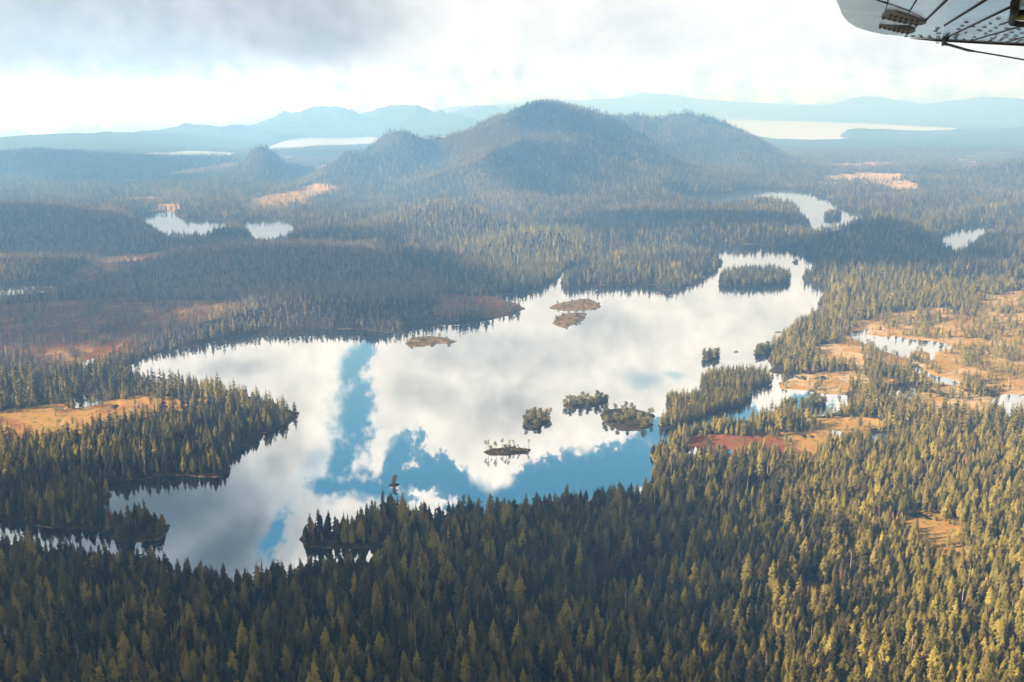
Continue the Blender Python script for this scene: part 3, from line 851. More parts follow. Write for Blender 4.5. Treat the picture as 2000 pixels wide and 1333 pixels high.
# ------------------------------------------------------------------ tree building
class MB:
    def __init__(self):
        self.v = []; self.f = []; self.m = []

    def tri(self, a, b, c, m=0):
        i = len(self.v); self.v += [a, b, c]; self.f.append((i, i + 1, i + 2)); self.m.append(m)

    def strip(self, pts, rad, sides=6, m=0):
        base = len(self.v)
        for (x, y, z), r_ in zip(pts, rad):
            for s_ in range(sides):
                a = 2 * math.pi * s_ / sides
                self.v.append((x + r_ * math.cos(a), y + r_ * math.sin(a), z))
        for k in range(len(pts) - 1):
            for s_ in range(sides):
                a = base + k * sides + s_; b = base + k * sides + (s_ + 1) % sides
                self.f += [(a, b, b + sides), (a, b + sides, a + sides)]; self.m += [m, m]

    def build(self, name, mats):
        return mesh_np(name, np.array(self.v), np.array(self.f), mats, self.m)


def trunk_mesh(rg, H, r0, top=0.97, sides=6):
    b = MB()
    bend = [(rg.uniform(-.02, .02) * H * t, rg.uniform(-.02, .02) * H * t, H * t) for t in (0, .25, .5, .75, top)]
    bend[0] = (0, 0, -1.5)
    b.strip(bend, [r0, r0 * .85, r0 * .6, r0 * .35, 0.03], sides)
    return b, bend


def branch(b, rg, o, a, L, droop, w, m=0, up=0.0):
    """one drooping spray: a folded blade of four small faces"""
    ca, sa = math.cos(a), math.sin(a)
    def P(r, s, dz): return (o[0] + ca * r - sa * s, o[1] + sa * r + ca * s, o[2] + dz)
    d1, d2 = up * L - droop * L * .35, up * L * 1.2 - droop * L
    rt = P(0, 0, 0.05 * L); mid = P(L * .55, 0, d1 + .10 * L)
    l = P(L * .5, w * rg.uniform(.8, 1.2), d1 - .16 * L); r = P(L * .5, -w * rg.uniform(.8, 1.2), d1 - .16 * L); tip = P(L, rg.uniform(-.1, .1) * L, d2)
    b.tri(rt, l, mid, m); b.tri(rt, mid, r, m); b.tri(mid, l, tip, m); b.tri(mid, tip, r, m)


def conifer(seed, H, Rr, form, whorls, per, detail=1):
    rg = random.Random(seed)
    tb, bend = trunk_mesh(rg, H, 0.016 * H)
    cb = MB()
    z0 = {'spire': .10, 'broad': .16, 'column': .14, 'ragged': .22}[form]
    lop = rg.uniform(0, 6.28); ph = rg.uniform(0, 6)
    for w in range(whorls):
        t = (w + rg.uniform(-.3, .3)) / (whorls - 1)
        t = min(max(t, 0), 1)
        z = H * (z0 + (1 - z0) * (t ** 0.92)) * 0.985
        if form == 'spire': pr = (1 - t) ** .85 * (0.72 + .28 * min(1, t * 6)) + .02
        elif form == 'broad': pr = (1 - t ** 1.7) ** .9 * (0.6 + .4 * min(1, t * 4)) + .03
        elif form == 'column': pr = .78 * (1 - t ** 3) ** .8 * (.65 + .35 * min(1, t * 4)) + .03
        else: pr = (.85 * (1 - t ** 2)) * (0.55 + .55 * abs(math.sin(t * 9 + ph))) + .03
        n = max(3, int(round(per * (0.55 + .45 * (1 - t)))))
        a0 = rg.uniform(0, 6.28)
        for k in range(n):
            a = a0 + 6.283 * k / n + rg.uniform(-.35, .35)
            L = Rr * pr * rg.uniform(.5, 1.2) * (1 + .18 * math.cos(a - lop))
            if rg.random() < (.05 if form != 'ragged' else .2): continue
            zz = z + rg.uniform(-.5, .5) * H / whorls
            branch(cb, rg, (rg.uniform(-.1, .1), rg.uniform(-.1, .1), zz), a, L, rg.uniform(.25, .6), L * rg.uniform(.26, .42) + .12)
            if detail and L > 1.0:
                for sgn in (-1, 1):
                    rr = L * rg.uniform(.3, .55)
                    branch(cb, rg, (math.cos(a) * rr, math.sin(a) * rr, zz - .12 * L), a + sgn * rg.uniform(.5, .9), L * rg.uniform(.35, .5), rg.uniform(.3, .7), L * .16 + .08)
    for k in range(4):
        branch(cb, rg, (0, 0, H * .95), k * 1.57, .35, -2.6, .14)
    return tb, cb


def pine(seed, H, Rr, clumps, leaves, trunk_show=.45, low=.35):
    """shore pine: bent thin trunk, a few uneven clumps of short needles held out on limbs"""
    rg = random.Random(seed)
    b = MB()
    pts = [(0, 0, -.6)]; x = y = 0
    for t in (.25, .5, .75, 1.0):
        x += rg.uniform(-.06, .06) * H; y += rg.uniform(-.06, .06) * H
        pts.append((x, y, H * t * .96))
    b.strip(pts, [.022 * H, .018 * H, .014 * H, .009 * H, .003 * H], 5)
    cb = MB()
    for k in range(clumps):
        t = low + (1 - low) * (k + .5) / clumps
        i = min(3, int(t * 4)); p, q_ = pts[i], pts[i + 1]; u = t * 4 - i
        ax, ay = p[0] + (q_[0] - p[0]) * u, p[1] + (q_[1] - p[1]) * u
        a = rg.uniform(0, 6.28) ; L = Rr * (1 - .65 * max(0, t - .5) * 2) * rg.uniform(.35, .95)
        if k == clumps - 1: L *= .2
        cx, cy_, cz = ax + math.cos(a) * L, ay + math.sin(a) * L, H * t + .1 * L
        b.tri((ax, ay, H * t - .12), (ax, ay, H * t + .05), (cx, cy_, cz))
        b.tri((ax, ay, H * t + .05), (ax, ay, H * t - .12), (cx, cy_, cz))
        cr = Rr * rg.uniform(.5, .8)
        for j in range(leaves):
            th, ph = rg.uniform(0, 6.28), math.acos(rg.uniform(-.7, 1)); rad = cr * rg.uniform(.35, 1.0)
            c0 = (cx + rad * math.sin(ph) * math.cos(th), cy_ + rad * math.sin(ph) * math.sin(th), cz + rad * .6 * math.cos(ph))
            branch(cb, rg, c0, th, cr * rg.uniform(.5, .8), rg.uniform(-.3, .5), cr * .28)
    return b, cb


def snag(seed, H):
    rg = random.Random(seed)
    b, pts = trunk_mesh(rg, H, .013 * H + .05)
    br = MB()
    for k in range(rg.randint(14, 22)):
        t = rg.uniform(.3, .97); a = rg.uniform(0, 6.28); L = (1.1 - t) * rg.uniform(.8, 3.2)
        i = min(3, int(t * 4)); p, q_ = pts[i], pts[i + 1]; u = t * 4 - i
        x, y, z = p[0] + (q_[0] - p[0]) * u, p[1] + (q_[1] - p[1]) * u, H * t
        dz = L * rg.uniform(-.3, .5)
        w = .06
        tip = (x + math.cos(a) * L, y + math.sin(a) * L, z + dz)
        br.tri((x, y, z - w), (x, y, z + w), tip); br.tri((x - math.sin(a) * w, y + math.cos(a) * w, z), (x + math.sin(a) * w, y - math.cos(a) * w, z), tip)
    return b, br


def joined(name, tb, cb, mats):
    v = np.vstack([np.array(tb.v), np.array(cb.v)])
    f = np.vstack([np.array(tb.f), np.array(cb.f) + len(tb.v)])
    mi = [0] * len(tb.f) + [1] * len(cb.f)
    return mesh_np(name, v, f, mats, mi)


protos = bpy.data.collections.new('tree_forms')       # sources for the forest; never linked to the scene itself
FORMS = [('spire', 11, 25, 4.6), ('broad', 12, 23, 5.0), ('column', 13, 24, 4.3), ('ragged', 14, 25, 4.8), ('broad', 15, 25, 5.2), ('broad', 16, 19, 5.0), ('column', 17, 26, 4.4), ('broad', 18, 24, 6.2), ('ragged', 19, 28, 4.2), ('column', 20, 27, 4.8), ('broad', 21, 15, 4.4)]
near_parts = []          # (trunk mesh, crown mesh)
idx_of = {'near': [], 'mid': [], 'far': [], 'scrub': [], 'snag': []}
counter = 0


def add_proto(me, cls):
    global counter
    o = bpy.data.objects.new('forest_tree.%03d' % counter, me)
    protos.objects.link(o)
    idx_of[cls].append(counter)
    counter += 1


for form, sd, H, Rr in FORMS:
    tb, cb = conifer(sd, H, Rr, form, 24, 9, 1)
    near_parts.append((tb.build('trunk', [M['bark']]), cb.build('crown', [M['needles']]), form))
    add_proto(joined('forest_tree', tb, cb, [M['bark'], M['needles']]), 'near')
for form, sd, H, Rr in FORMS:
    tb, cb = conifer(sd + 50, H, Rr * 1.05, form, 13, 6, 0)
    add_proto(joined('forest_tree', tb, cb, [M['bark'], M['needles']]), 'mid')
for form, sd, H, Rr in FORMS[:5]:
    tb, cb = conifer(sd + 90, H, Rr * 1.25, form, 7, 5, 0)
    add_proto(joined('forest_tree', tb, cb, [M['bark'], M['needles']]), 'far')
for k in range(4):
    tb, cb = pine(200 + k, 9 + k, 2.5, 9, 18, low=.2)
    add_proto(joined('forest_tree', tb, cb, [M['dead'] if k % 2 else M['bark'], M['pine']]), 'scrub')
snag_parts = []
for k in range(5):
    b, br = snag(300 + k, 16 + 2.5 * k)
    snag_parts.append((b.build('trunk', [M['dead']]), br.build('branches', [M['dead']])))
for k in range(3):
    b, br = snag(330 + k, 17 + 3 * k)
    add_proto(joined('forest_tree', b, br, [M['dead'], M['dead']]), 'snag')
pine_parts = []
for k in range(5):
    b, cb = pine(400 + k, 10.5 + k * .9, 2.6, 12 + k, 26, low=.20)
    pine_parts.append((b.build('trunk', [M['bark']]), cb.build('crown', [M['pine']])))
spindle_parts = []
for k in range(3):
    b, cb = pine(450 + k, 12.5 + k, 1.7, 6, 24, low=.62)
    spindle_parts.append((b.build('trunk', [M['bark']]), cb.build('crown', [M['pine']])))
bush_parts = []
for k in range(3):
    b, cb = pine(480 + k, 5.5 + k, 2.8, 12, 26, low=.10)
    bush_parts.append((b.build('trunk', [M['bark']]), cb.build('crown', [M['pine']])))

# ------------------------------------------------------------------ forest layout
rs = np.random.RandomState(3)


def scatter(r0, r1, sp, azmax=35.0):
    xm = r1 * math.sin(R(azmax))
    xs = np.arange(-xm, xm, sp); ys = np.arange(r0 * math.cos(R(azmax)), r1, sp)
    X, Y = np.meshgrid(xs, ys); X = X.ravel(); Y = Y.ravel()
    X = X + rs.uniform(-.48, .48, len(X)) * sp; Y = Y + rs.uniform(-.48, .48, len(Y)) * sp
    rr = np.hypot(X, Y); a = np.abs(np.degrees(np.arctan2(X, Y)))
    k = (rr >= r0) & (rr < r1) & (a < azmax)
    return X[k], Y[k]


PT = {k: [] for k in ('x', 'y', 'z', 'i', 's', 'sz', 't', 'g', 'f')}
for r0, r1, sp, cls in [(420, 1250, 5.8, 'near'), (1250, 2600, 8.4, 'mid'), (2600, 5000, 11.0, 'mid'), (5000, 9200, 15.0, 'far')]:
    X, Y = scatter(r0, r1, sp)
    Z, S, OP, HU, DE, HI = height(X, Y, True)
    big = fbm(X, Y, 90, 3, 14.0)
    dens = DE * np.where(big < -.45, .55, 1.0)
    sc = smooth01((25 - inside_dist(X, Y, SCRUB, 60.0) + fbm(X, Y, 120, 2, 15.0) * 30) / 50)
    gd = smooth01((30 - inside_dist(X, Y, SUN_GOLD, 80.0)) / 60)  # painted sunshine inside the outlines
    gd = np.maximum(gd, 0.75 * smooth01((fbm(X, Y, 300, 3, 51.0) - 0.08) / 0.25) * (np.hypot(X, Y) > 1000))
    dens = dens * np.where(fbm(X, Y, 28, 2, 63.0) < -.28, .35, 1.0)
    k = (S > 2.2 + 4 * np.clip(fbm(X, Y, 40, 2, 62.0), 0, 1)) & (Z > 0.3) & (rs.rand(len(X)) < dens)
    X, Y, Z, S, OP, DE, sc, gd, big = [v[k] for v in (X, Y, Z, S, OP, DE, sc, gd, big)]
    n = len(X)
    size = rs.normal(0.84, .22, n) * (1 + .25 * big) * np.where(rs.rand(n) < .12, .6, 1.0)
    openish = np.clip((1 - DE) * 1.2, 0, 1)
    size = size * (1 - .5 * openish) * (1 - .34 * sc) * (1 - .16 * gd) * (.75 + .25 * smooth01(S / 30))
    if cls == 'far': size *= 1.15
    if cls == 'mid': size *= 1.1
    size = np.clip(size, .22, 1.35)
    ix = np.array(idx_of[cls])[rs.randint(0, len(idx_of[cls]), n)]
    scrubby = rs.rand(n) < np.maximum(openish * .75, sc * .35)
    if cls != 'far':
        six = np.array(idx_of['scrub'])[rs.randint(0, 4, n)]
        ix = np.where(scrubby, six, ix)
        size = np.where(scrubby, np.clip(size * 1.9, .5, 1.5), size)
    if cls in ('near', 'mid'):
        sn = (rs.rand(n) < .03 + .05 * sc) & (np.hypot(X, Y) > 950)
        ix = np.where(sn, np.array(idx_of['snag'])[rs.randint(0, 3, n)], ix)
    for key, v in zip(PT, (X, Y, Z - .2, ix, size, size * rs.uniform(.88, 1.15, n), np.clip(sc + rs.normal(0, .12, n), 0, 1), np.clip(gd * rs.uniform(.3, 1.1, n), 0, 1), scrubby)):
        PT[key].append(v)
# forest on the wooded islands
for c, ring, hgt, plan, label in islet_objs:
    if plan != 'wood': continue
    sp = 5.0 if c[1] < 1600 else 6.5
    lo, hi = ring.min(0), ring.max(0)
    X, Y = np.meshgrid(np.arange(lo[0], hi[0], sp), np.arange(lo[1], hi[1], sp)); X = X.ravel() + rs.uniform(-.45, .45, X.size) * sp; Y = Y.ravel() + rs.uniform(-.45, .45, Y.size) * sp
    k = inside_dist(X, Y, [ring], 100.0) < -1.5
    X, Y = X[k], Y[k]; n = len(X)
    sz_ = rs.normal(.92, .15, n) if c[1] > 1700 else rs.normal(.62, .1, n)
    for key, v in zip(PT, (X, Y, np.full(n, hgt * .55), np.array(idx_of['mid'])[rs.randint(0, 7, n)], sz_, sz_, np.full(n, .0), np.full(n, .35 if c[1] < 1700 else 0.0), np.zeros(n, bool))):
        PT[key].append(v)
PT = {k: np.concatenate(v) for k, v in PT.items()}

# the trees that show largest become objects of their own
tx, ty = project(PT['x'], PT['y'], PT['z'] + 22 * PT['sz'])
bx_, by_ = project(PT['x'], PT['y'], PT['z'])
dist3 = np.sqrt(PT['x'] ** 2 + PT['y'] ** 2 + (PT['z'] - CAM_H) ** 2)
is_near = np.isin(PT['i'], idx_of['near'])
vis = is_near & (tx > 8) & (tx < 1992) & (ty < 1316) & (ty > 0) & ((PT['x'] ** 2 + PT['y'] ** 2) < 1200 ** 2)
order = np.nonzero(vis)[0][np.argsort((dist3 / (25 * PT['sz']))[vis])]
solo = order[:292]
# dead snags, rusty and golden trees take the place of some near trees farther up the slope
rest = order[292:6500]
pick = rs.permutation(rest)
dead_i = pick[:230]
rust_i = pick[230:300]


def near_pixel(px, py):
    d = (bx_ - px) ** 2 + (by_ - py) ** 2
    d = np.where(vis, d, 1e9)
    return int(np.argmin(d))


gold_i = [near_pixel(881, 1062), near_pixel(897, 1062), near_pixel(856, 1072)]
used = np.zeros(len(PT['x']), bool)
for a in (solo, dead_i, rust_i, gold_i):
    used[np.array(a)] = True


def tree_thing(name, parts, loc, rz, scl, label, cat, group, part_names=('trunk', 'crown'), mats=None):
    root = bpy.data.objects.new(name, None)
    root.empty_display_size = 1.0
    C.objects.link(root)
    root.location = loc; root.rotation_euler = (0, 0, rz); root.scale = scl
    tag(root, label, cat, group)
    for me, nm in zip(parts[:2], part_names):
        o = bpy.data.objects.new(nm, me)
        C.objects.link(o)
        o.parent = root
        if mats and nm in mats:
            o.material_slots[0].link = 'OBJECT'
            o.material_slots[0].material = mats[nm]
    return root


FORM_TXT = {'spire': 'slender pointed', 'broad': 'full rounded', 'column': 'columnar', 'ragged': 'gappy ragged'}
for i in solo:
    f = int(PT['i'][i]) - idx_of['near'][0]
    form = near_parts[f][2]
    x = bx_[i]
    if x < 660: zone = 'in the shaded nearest rows below the lake\'s left end'
    elif x < 1500: zone = 'in the shaded nearest rows at the middle of the bottom edge'
    else: zone = 'in the nearest rows of the sunlit bottom right corner'
    t = tree_thing('conifer_tree', near_parts[f], (PT['x'][i], PT['y'][i], PT['z'][i]), rs.uniform(0, 6.28), (PT['s'][i], PT['s'][i], PT['sz'][i]),
                   '%s conifer %s' % (FORM_TXT[form], zone), 'conifer tree', '%s conifers %s' % (FORM_TXT[form], zone))
    for ch in t.children:
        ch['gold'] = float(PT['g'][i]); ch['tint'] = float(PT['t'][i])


def zone_of(i):
    x, y = bx_[i], by_[i]
    d = 'lower' if y > 1150 else 'upper'
    return ('%s left part' % d) if x < 660 else ('%s middle part' % d) if x < 1330 else ('%s right part' % d)


for n_, i in enumerate(dead_i):
    z = zone_of(i)
    s = rs.uniform(.75, 1.2)
    tree_thing('dead_tree', snag_parts[n_ % 5], (PT['x'][i], PT['y'][i], PT['z'][i]), rs.uniform(0, 6.28), (s, s, s),
               'bare bleached dead trunk in the %s of the near forest' % z, 'dead tree', 'dead trees in the %s of the near forest' % z, ('trunk', 'branches'))
for n_, i in enumerate(rust_i):
    z = zone_of(i)
    s = rs.uniform(.6, .85)
    tree_thing('dying_conifer', near_parts[(0, 2, 3)[n_ % 3]], (PT['x'][i], PT['y'][i], PT['z'][i]), rs.uniform(0, 6.28), (s * .7, s * .7, s),
               'rust brown dying conifer in the %s of the near forest' % z, 'conifer tree', 'rusty conifers in the %s of the near forest' % z, mats={'crown': M['rust']})
for i, lab, s in zip(gold_i, ('left one of two slim golden yellow conifers behind the wooded spit', 'right and taller of two slim golden yellow conifers behind the wooded spit',
                              'short pale gold conifer beside the pair of golden ones'), (.75, .85, .5)):
    tree_thing('golden_conifer', near_parts[0], (PT['x'][i], PT['y'][i], PT['z'][i]), 1.0, (s * .6, s * .6, s), lab, 'conifer tree', 'golden conifers by the spit', mats={'crown': M['golden']})

# pines on the small islets: all of them objects
n_pines = 0
for k, (c, ring, hgt, plan, label) in enumerate(islet_objs):
    if plan in ('wood', 'rock'): continue
    lo, hi = ring.min(0), ring.max(0)
    area = abs(0.5 * np.sum(ring[:, 0] * np.roll(ring[:, 1], -1) - ring[:, 1] * np.roll(ring[:, 0], -1)))
    rg = random.Random(60 + k)
    want = {'pine': min(36, max(6, int(area / 22))), 'low': min(18, max(4, int(area / 90))), 'sparse': 26, 'lone': 1}[plan]
    got = 0; tries = 0; placed = []
    gap_ = math.sqrt(area / max(1, want)) * .55
    while got < want and tries < 3000:
        tries += 1
        x, y = rg.uniform(lo[0], hi[0]), rg.uniform(lo[1], hi[1])
        if inside_dist(np.array([x]), np.array([y]), [ring], 100.0)[0] > -1.0 and plan != 'lone': continue
        if any((x - a) ** 2 + (y - b) ** 2 < gap_ * gap_ for a, b in placed): continue
        if plan == 'lone': x, y = c
        placed.append((x, y)); got += 1
        if plan == 'pine':
            parts = rg.choice(pine_parts + bush_parts[:1]); s = rg.uniform(.6, 1.0) * (.55 if area < 700 else 1.0)
        elif plan == 'sparse':
            parts = rg.choice(spindle_parts) if got % 2 else rg.choice(bush_parts); s = rg.uniform(.6, 1.0) if got % 2 else rg.uniform(.3, .6)
        elif plan == 'low':
            parts = rg.choice(bush_parts); s = rg.uniform(.45, .85)
        else:
            parts = pine_parts[1]; s = .95
        txt = label.split(',')[0]
        grp = 'pines on the ' + txt
        lab = ('small pine growing on the ' + label).split(' ')
        tree_thing('shore_pine', parts, (x, y, hgt * (.55 if plan == 'pine' else .7)), rg.uniform(0, 6.28), (s * 1.1, s * 1.1, s * rg.uniform(.85, 1.15)), ' '.join(lab[:16]), 'pine tree', grp)
        n_pines += 1
print('islet pines', n_pines)

# everything else is one mass
keep = ~used
fx = np.column_stack([PT['x'], PT['y'], PT['z']])[keep]
print('forest trees', len(fx))
me = bpy.data.meshes.new('forest')
me.vertices.add(len(fx)); me.vertices.foreach_set('co', fx.astype(np.float32).ravel())


def pattr(nm, arr, typ='FLOAT', key='value'):
    a = me.attributes.new(nm, typ, 'POINT')
    a.data.foreach_set(key, np.ascontiguousarray(arr).ravel())


pattr('form', PT['i'][keep].astype(np.int32), 'INT')
pattr('size', np.column_stack([PT['s'], PT['s'], PT['sz']])[keep].astype(np.float32), 'FLOAT_VECTOR', 'vector')
lean = rs.normal(0, .025, (len(fx), 2))
pattr('turn', np.column_stack([lean, rs.uniform(0, 6.28, len(fx))]).astype(np.float32), 'FLOAT_VECTOR', 'vector')
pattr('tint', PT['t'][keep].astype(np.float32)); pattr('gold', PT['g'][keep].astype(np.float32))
forest = link('forest', me)
tag(forest, kind='stuff')
ng = bpy.data.node_groups.new('forest_scatter', 'GeometryNodeTree')
ng.interface.new_socket('Geometry', in_out='INPUT', socket_type='NodeSocketGeometry')
ng.interface.new_socket('Geometry', in_out='OUTPUT', socket_type='NodeSocketGeometry')
gi = ng.nodes.new('NodeGroupInput'); go = ng.nodes.new('NodeGroupOutput')
iop = ng.nodes.new('GeometryNodeInstanceOnPoints')
ci = ng.nodes.new('GeometryNodeCollectionInfo')
ci.inputs['Collection'].default_value = protos
ci.inputs['Separate Children'].default_value = True
ci.inputs['Reset Children'].default_value = True


def named(nm, typ):
    n = ng.nodes.new('GeometryNodeInputNamedAttribute')
    n.data_type = typ
    n.inputs['Name'].default_value = nm
    return n.outputs['Attribute']


e2r = ng.nodes.new('FunctionNodeEulerToRotation')
ng.links.new(named('turn', 'FLOAT_VECTOR'), e2r.inputs[0])
ng.links.new(gi.outputs[0], iop.inputs['Points'])
ng.links.new(ci.outputs[0], iop.inputs['Instance'])
iop.inputs['Pick Instance'].default_value = True
ng.links.new(named('form', 'INT'), iop.inputs['Instance Index'])
ng.links.new(e2r.outputs[0], iop.inputs['Rotation'])
ng.links.new(named('size', 'FLOAT_VECTOR'), iop.inputs['Scale'])
ng.links.new(iop.outputs[0], go.inputs[0])
md = forest.modifiers.new('scatter', 'NODES')
md.node_group = ng

# ------------------------------------------------------------------ the aircraft's own wing above the camera
EYE = np.array([0, 0, CAM_H])


def unit(v):
    return v / np.linalg.norm(v)


W1 = unit(ray(1678, 150))                       # across the wing, away from the camera
E1 = EYE + unit(ray(1740, 71)) * 8.0            # a point on the far edge
r2_ = unit(ray(2000, 87))
E2 = EYE + r2_ * (np.dot(E1 - EYE, W1) / np.dot(r2_, W1))
W2 = unit(E2 - E1)                              # along the far edge
WN = np.cross(W2, W1)
if WN[2] < 0: WN = -WN
WORG = Vector(E1)
WMAT = Matrix((Vector(W2), Vector(W1), Vector(WN))).transposed().to_4x4()
WMAT.translation = WORG


def wp(px, py, lift=0.0):
    """photograph pixel -> place on the wing's lower skin, in the wing's own axes"""
    r = unit(ray(px, py))
    t = np.dot(E1 - EYE, WN) / np.dot(r, WN)
    p = EYE + r * t - E1
    return (float(np.dot(p, W2)), float(np.dot(p, W1)), -lift)


wing = bpy.data.objects.new('airplane_wing', None)
C.objects.link(wing)
wing.matrix_world = WMAT
tag(wing, 'riveted pale metal underside of an airplane wing at the top right corner', 'airplane wing')


def plate(name, pts, lift, thick, mat, parent, bevel=0.0):
    bm = bmesh.new()
    vs = [bm.verts.new((p[0], p[1], -lift)) for p in pts]
    f = bm.faces.new(vs)
    bmesh.ops.triangulate(bm, faces=[f]) if False else None
    ex = bmesh.ops.extrude_face_region(bm, geom=[f])
    for v in [g for g in ex['geom'] if isinstance(g, bmesh.types.BMVert)]:
        v.co.z += thick
    if bevel:
        ed = [e for e in bm.edges if all(abs(v.co.z + lift) < 1e-6 for v in e.verts)]
        bmesh.ops.bevel(bm, geom=ed, offset=bevel, segments=3, affect='EDGES', profile=0.6)
    bmesh.ops.recalc_face_normals(bm, faces=bm.faces)
    me = bpy.data.meshes.new(name)
    bm.to_mesh(me); bm.free()
    me.materials.append(mat)
    o = bpy.data.objects.new(name, me)
    C.objects.link(o); o.parent = parent
    return o


def tube(name, pts, rads, mat, parent, sides=8, twist=0):
    """round bar along 3-D points"""
    pts = [Vector(p) for p in pts]
    if not hasattr(rads, '__len__'): rads = [rads] * len(pts)
    v = []; f = []
    for k, p in enumerate(pts):
        d = (pts[min(k + 1, len(pts) - 1)] - pts[max(k - 1, 0)]).normalized()
        a = d.orthogonal().normalized() if k == 0 else (a - d * a.dot(d)).normalized()
        b = d.cross(a)
        for s_ in range(sides):
            t = 2 * math.pi * s_ / sides
            v.append(p + (a * math.cos(t) + b * math.sin(t)) * rads[k])
    n = len(pts)
    for k in range(n - 1):
        for s_ in range(sides):
            i0 = k * sides + s_; i1 = k * sides + (s_ + 1) % sides
            f.append((i0, i1, i1 + sides, i0 + sides))
    me = bpy.data.meshes.new(name)
    me.from_pydata([tuple(x) for x in v], [], f + [tuple(range(sides))[::-1], tuple(range((n - 1) * sides, n * sides))])
    for p in me.polygons: p.use_smooth = True
    me.materials.append(mat)
    o = bpy.data.objects.new(name, me)
    C.objects.link(o)
    if parent is not None: o.parent = parent
    return o


m_skin = simple('painted_aluminium_skin', (0.70, 0.74, 0.76), (0.88, 0.91, 0.93), 2.5, 0.15, 0.8, 0.95, 0.03, 0.01)
m_tip = simple('grey_tip_paint', (0.60, 0.58, 0.54), (0.84, 0.82, 0.78), 3.0, 0.2, 0.8, 0.7, 0.02, 0.01)
m_strip = simple('grimy_fairing', (0.42, 0.39, 0.33), (0.55, 0.52, 0.45), 6.0, 0.5, 0.4)
m_dark = simple('dark_seam', (0.05, 0.045, 0.04), (0.10, 0.085, 0.07), 8.0, 0.6, 0.3)
m_screw = simple('rusty_screw', (0.07, 0.02, 0.015), (0.14, 0.045, 0.03), 40.0, 0.5, 0.4)
m_rivet = simple('bright_rivet', (0.75, 0.76, 0.78), (0.88, 0.88, 0.9), 30.0, 0.25, 0.5, 0.6)
m_rope = simple('hemp_rope', (0.16, 0.14, 0.12), (0.30, 0.27, 0.24), 40.0, 0.9, 0.1)
m_yellow = simple('yellow_paint', (0.75, 0.60, 0.12), (0.80, 0.66, 0.16), 10.0, 0.5, 0.4)

outline = [(1612, -120), (1610, -70), (1621, -25), (1633, 0), (1640, 15), (1643, 26), (1655, 42), (1672, 53), (1700, 62), (1730, 68.5), (1782, 74.5), (1830, 78), (2000, 87), (2250, 100), (2250, -120)]
plate('skin', [wp(*p) for p in outline], 0.0, 0.16, m_skin, wing, 0.03)
tip = plate('wing_tip', [wp(*p) for p in [(1613, -118), (1611, -70), (1622, -25), (1634, 0), (1641, 15), (1644, 26), (1656, 41.5), (1673, 52.5), (1700, 61.2), (1730, 67.2), (1752, 67.5), (1786, 63), (1789, 58.5), (1778, 53), (1745, 48), (1776, 47.5), (1804, 46), (1811, 42), (1800, 34), (1772, 20), (1738, 8), (1700, -4), (1690, -60), (1690, -118)]], 0.004, 0.003, m_tip, wing)
for pts, rows in (([(1722, 29), (1731, 19), (1752, 20), (1775, 27), (1797, 35), (1809.5, 42), (1800, 45.5), (1770, 42.5), (1745, 37)],
                   [(1741, 25), (1751, 27.5), (1761, 30.5), (1771, 33), (1782, 34.5), (1792, 37), (1727, 30.5), (1738, 32), (1748, 35), (1759, 37.3), (1769, 39.5), (1780, 42), (1790, 43.8)]),
                  ([(1717, 47), (1748, 49), (1773, 51.5), (1784, 55), (1787.5, 59), (1779, 62.5), (1752, 59), (1730, 53.5)],
                   [(1720, 49), (1729, 51), (1738, 53), (1747, 55.3), (1755, 57.3), (1764, 59.3), (1773, 60.6), (1748, 50.8), (1757, 51.8), (1766, 53), (1775, 54.6)])):
    st = plate('fairing_strip', [wp(*p) for p in pts], 0.012, 0.009, m_strip, wing)
    for p in rows:
        c0 = wp(*p)
        dx = 0.0095; dy = abs(wp(p[0], p[1] + 2.1)[1] - wp(p[0], p[1] - 2.1)[1]) * .5
        ring_ = [(c0[0] + dx * math.cos(a), c0[1] + dy * math.sin(a)) for a in np.linspace(0, 2 * math.pi, 10, endpoint=False)]
        plate('screw', ring_, 0.016, 0.004, m_screw, st)
for a, b, w in [((1738, -12), (1728, 27), .0045), ((1796, -10), (1771, 32), .0045), ((1862, -12), (1808, 40), .007), ((1940, -9), (1845, 50), .007), ((1990, 6), (1855, 71), .006), ((2090, 24), (1896, 80), .005),
                ((1795, 47.5), (1769, 71), .004), ((2010, 30), (1952, 49), .004), ((2060, 56), (1965, 83), .004), ((1832, 57), (1824, 62), .004)]:
    tube('seam', [wp(*a, .002), wp((a[0] + b[0]) / 2, (a[1] + b[1]) / 2, .002), wp(*b, .002)], w * .62, m_dark, wing, 6)
# rows of rivets, parallel to the far edge
rgw = random.Random(9)
x_l = wp(1700, 55)[0]
for k, frac in enumerate([.035, .07, .12, .18, .25, .33, .42, .52, .62, .73]):
    t_far = wp(1900, 81)[1]; t_near = wp(1900, 0)[1]
    ty_ = t_far + (t_near - t_far) * frac
    bm = bmesh.new()
    x = x_l + (.25 if frac < .3 else .12) + .04 * k
    while x < 2.6:
        if rgw.random() < .8:
            L_ = rgw.uniform(.02, .045); wy_ = .012 + .02 * frac
            mat_ = Matrix.Translation((x, ty_ + rgw.uniform(-.004, .004), -.003)) @ Matrix.Diagonal((L_, wy_, .006, 1))
            bmesh.ops.create_icosphere(bm, subdivisions=1, radius=.5, matrix=mat_)
        x += .055
    me = bpy.data.meshes.new('rivet_row'); bm.to_mesh(me); bm.free()
    me.materials.append(m_dark if k == 1 else m_rivet)
    o = bpy.data.objects.new('rivet_row', me); C.objects.link(o); o.parent = wing
tube('edge_strip', [wp(1778, 74.3, .004), wp(1830, 78, .006), wp(2000, 87, .006), wp(2250, 100, .006)], [.003, .007, .007, .007], m_dark, wing)
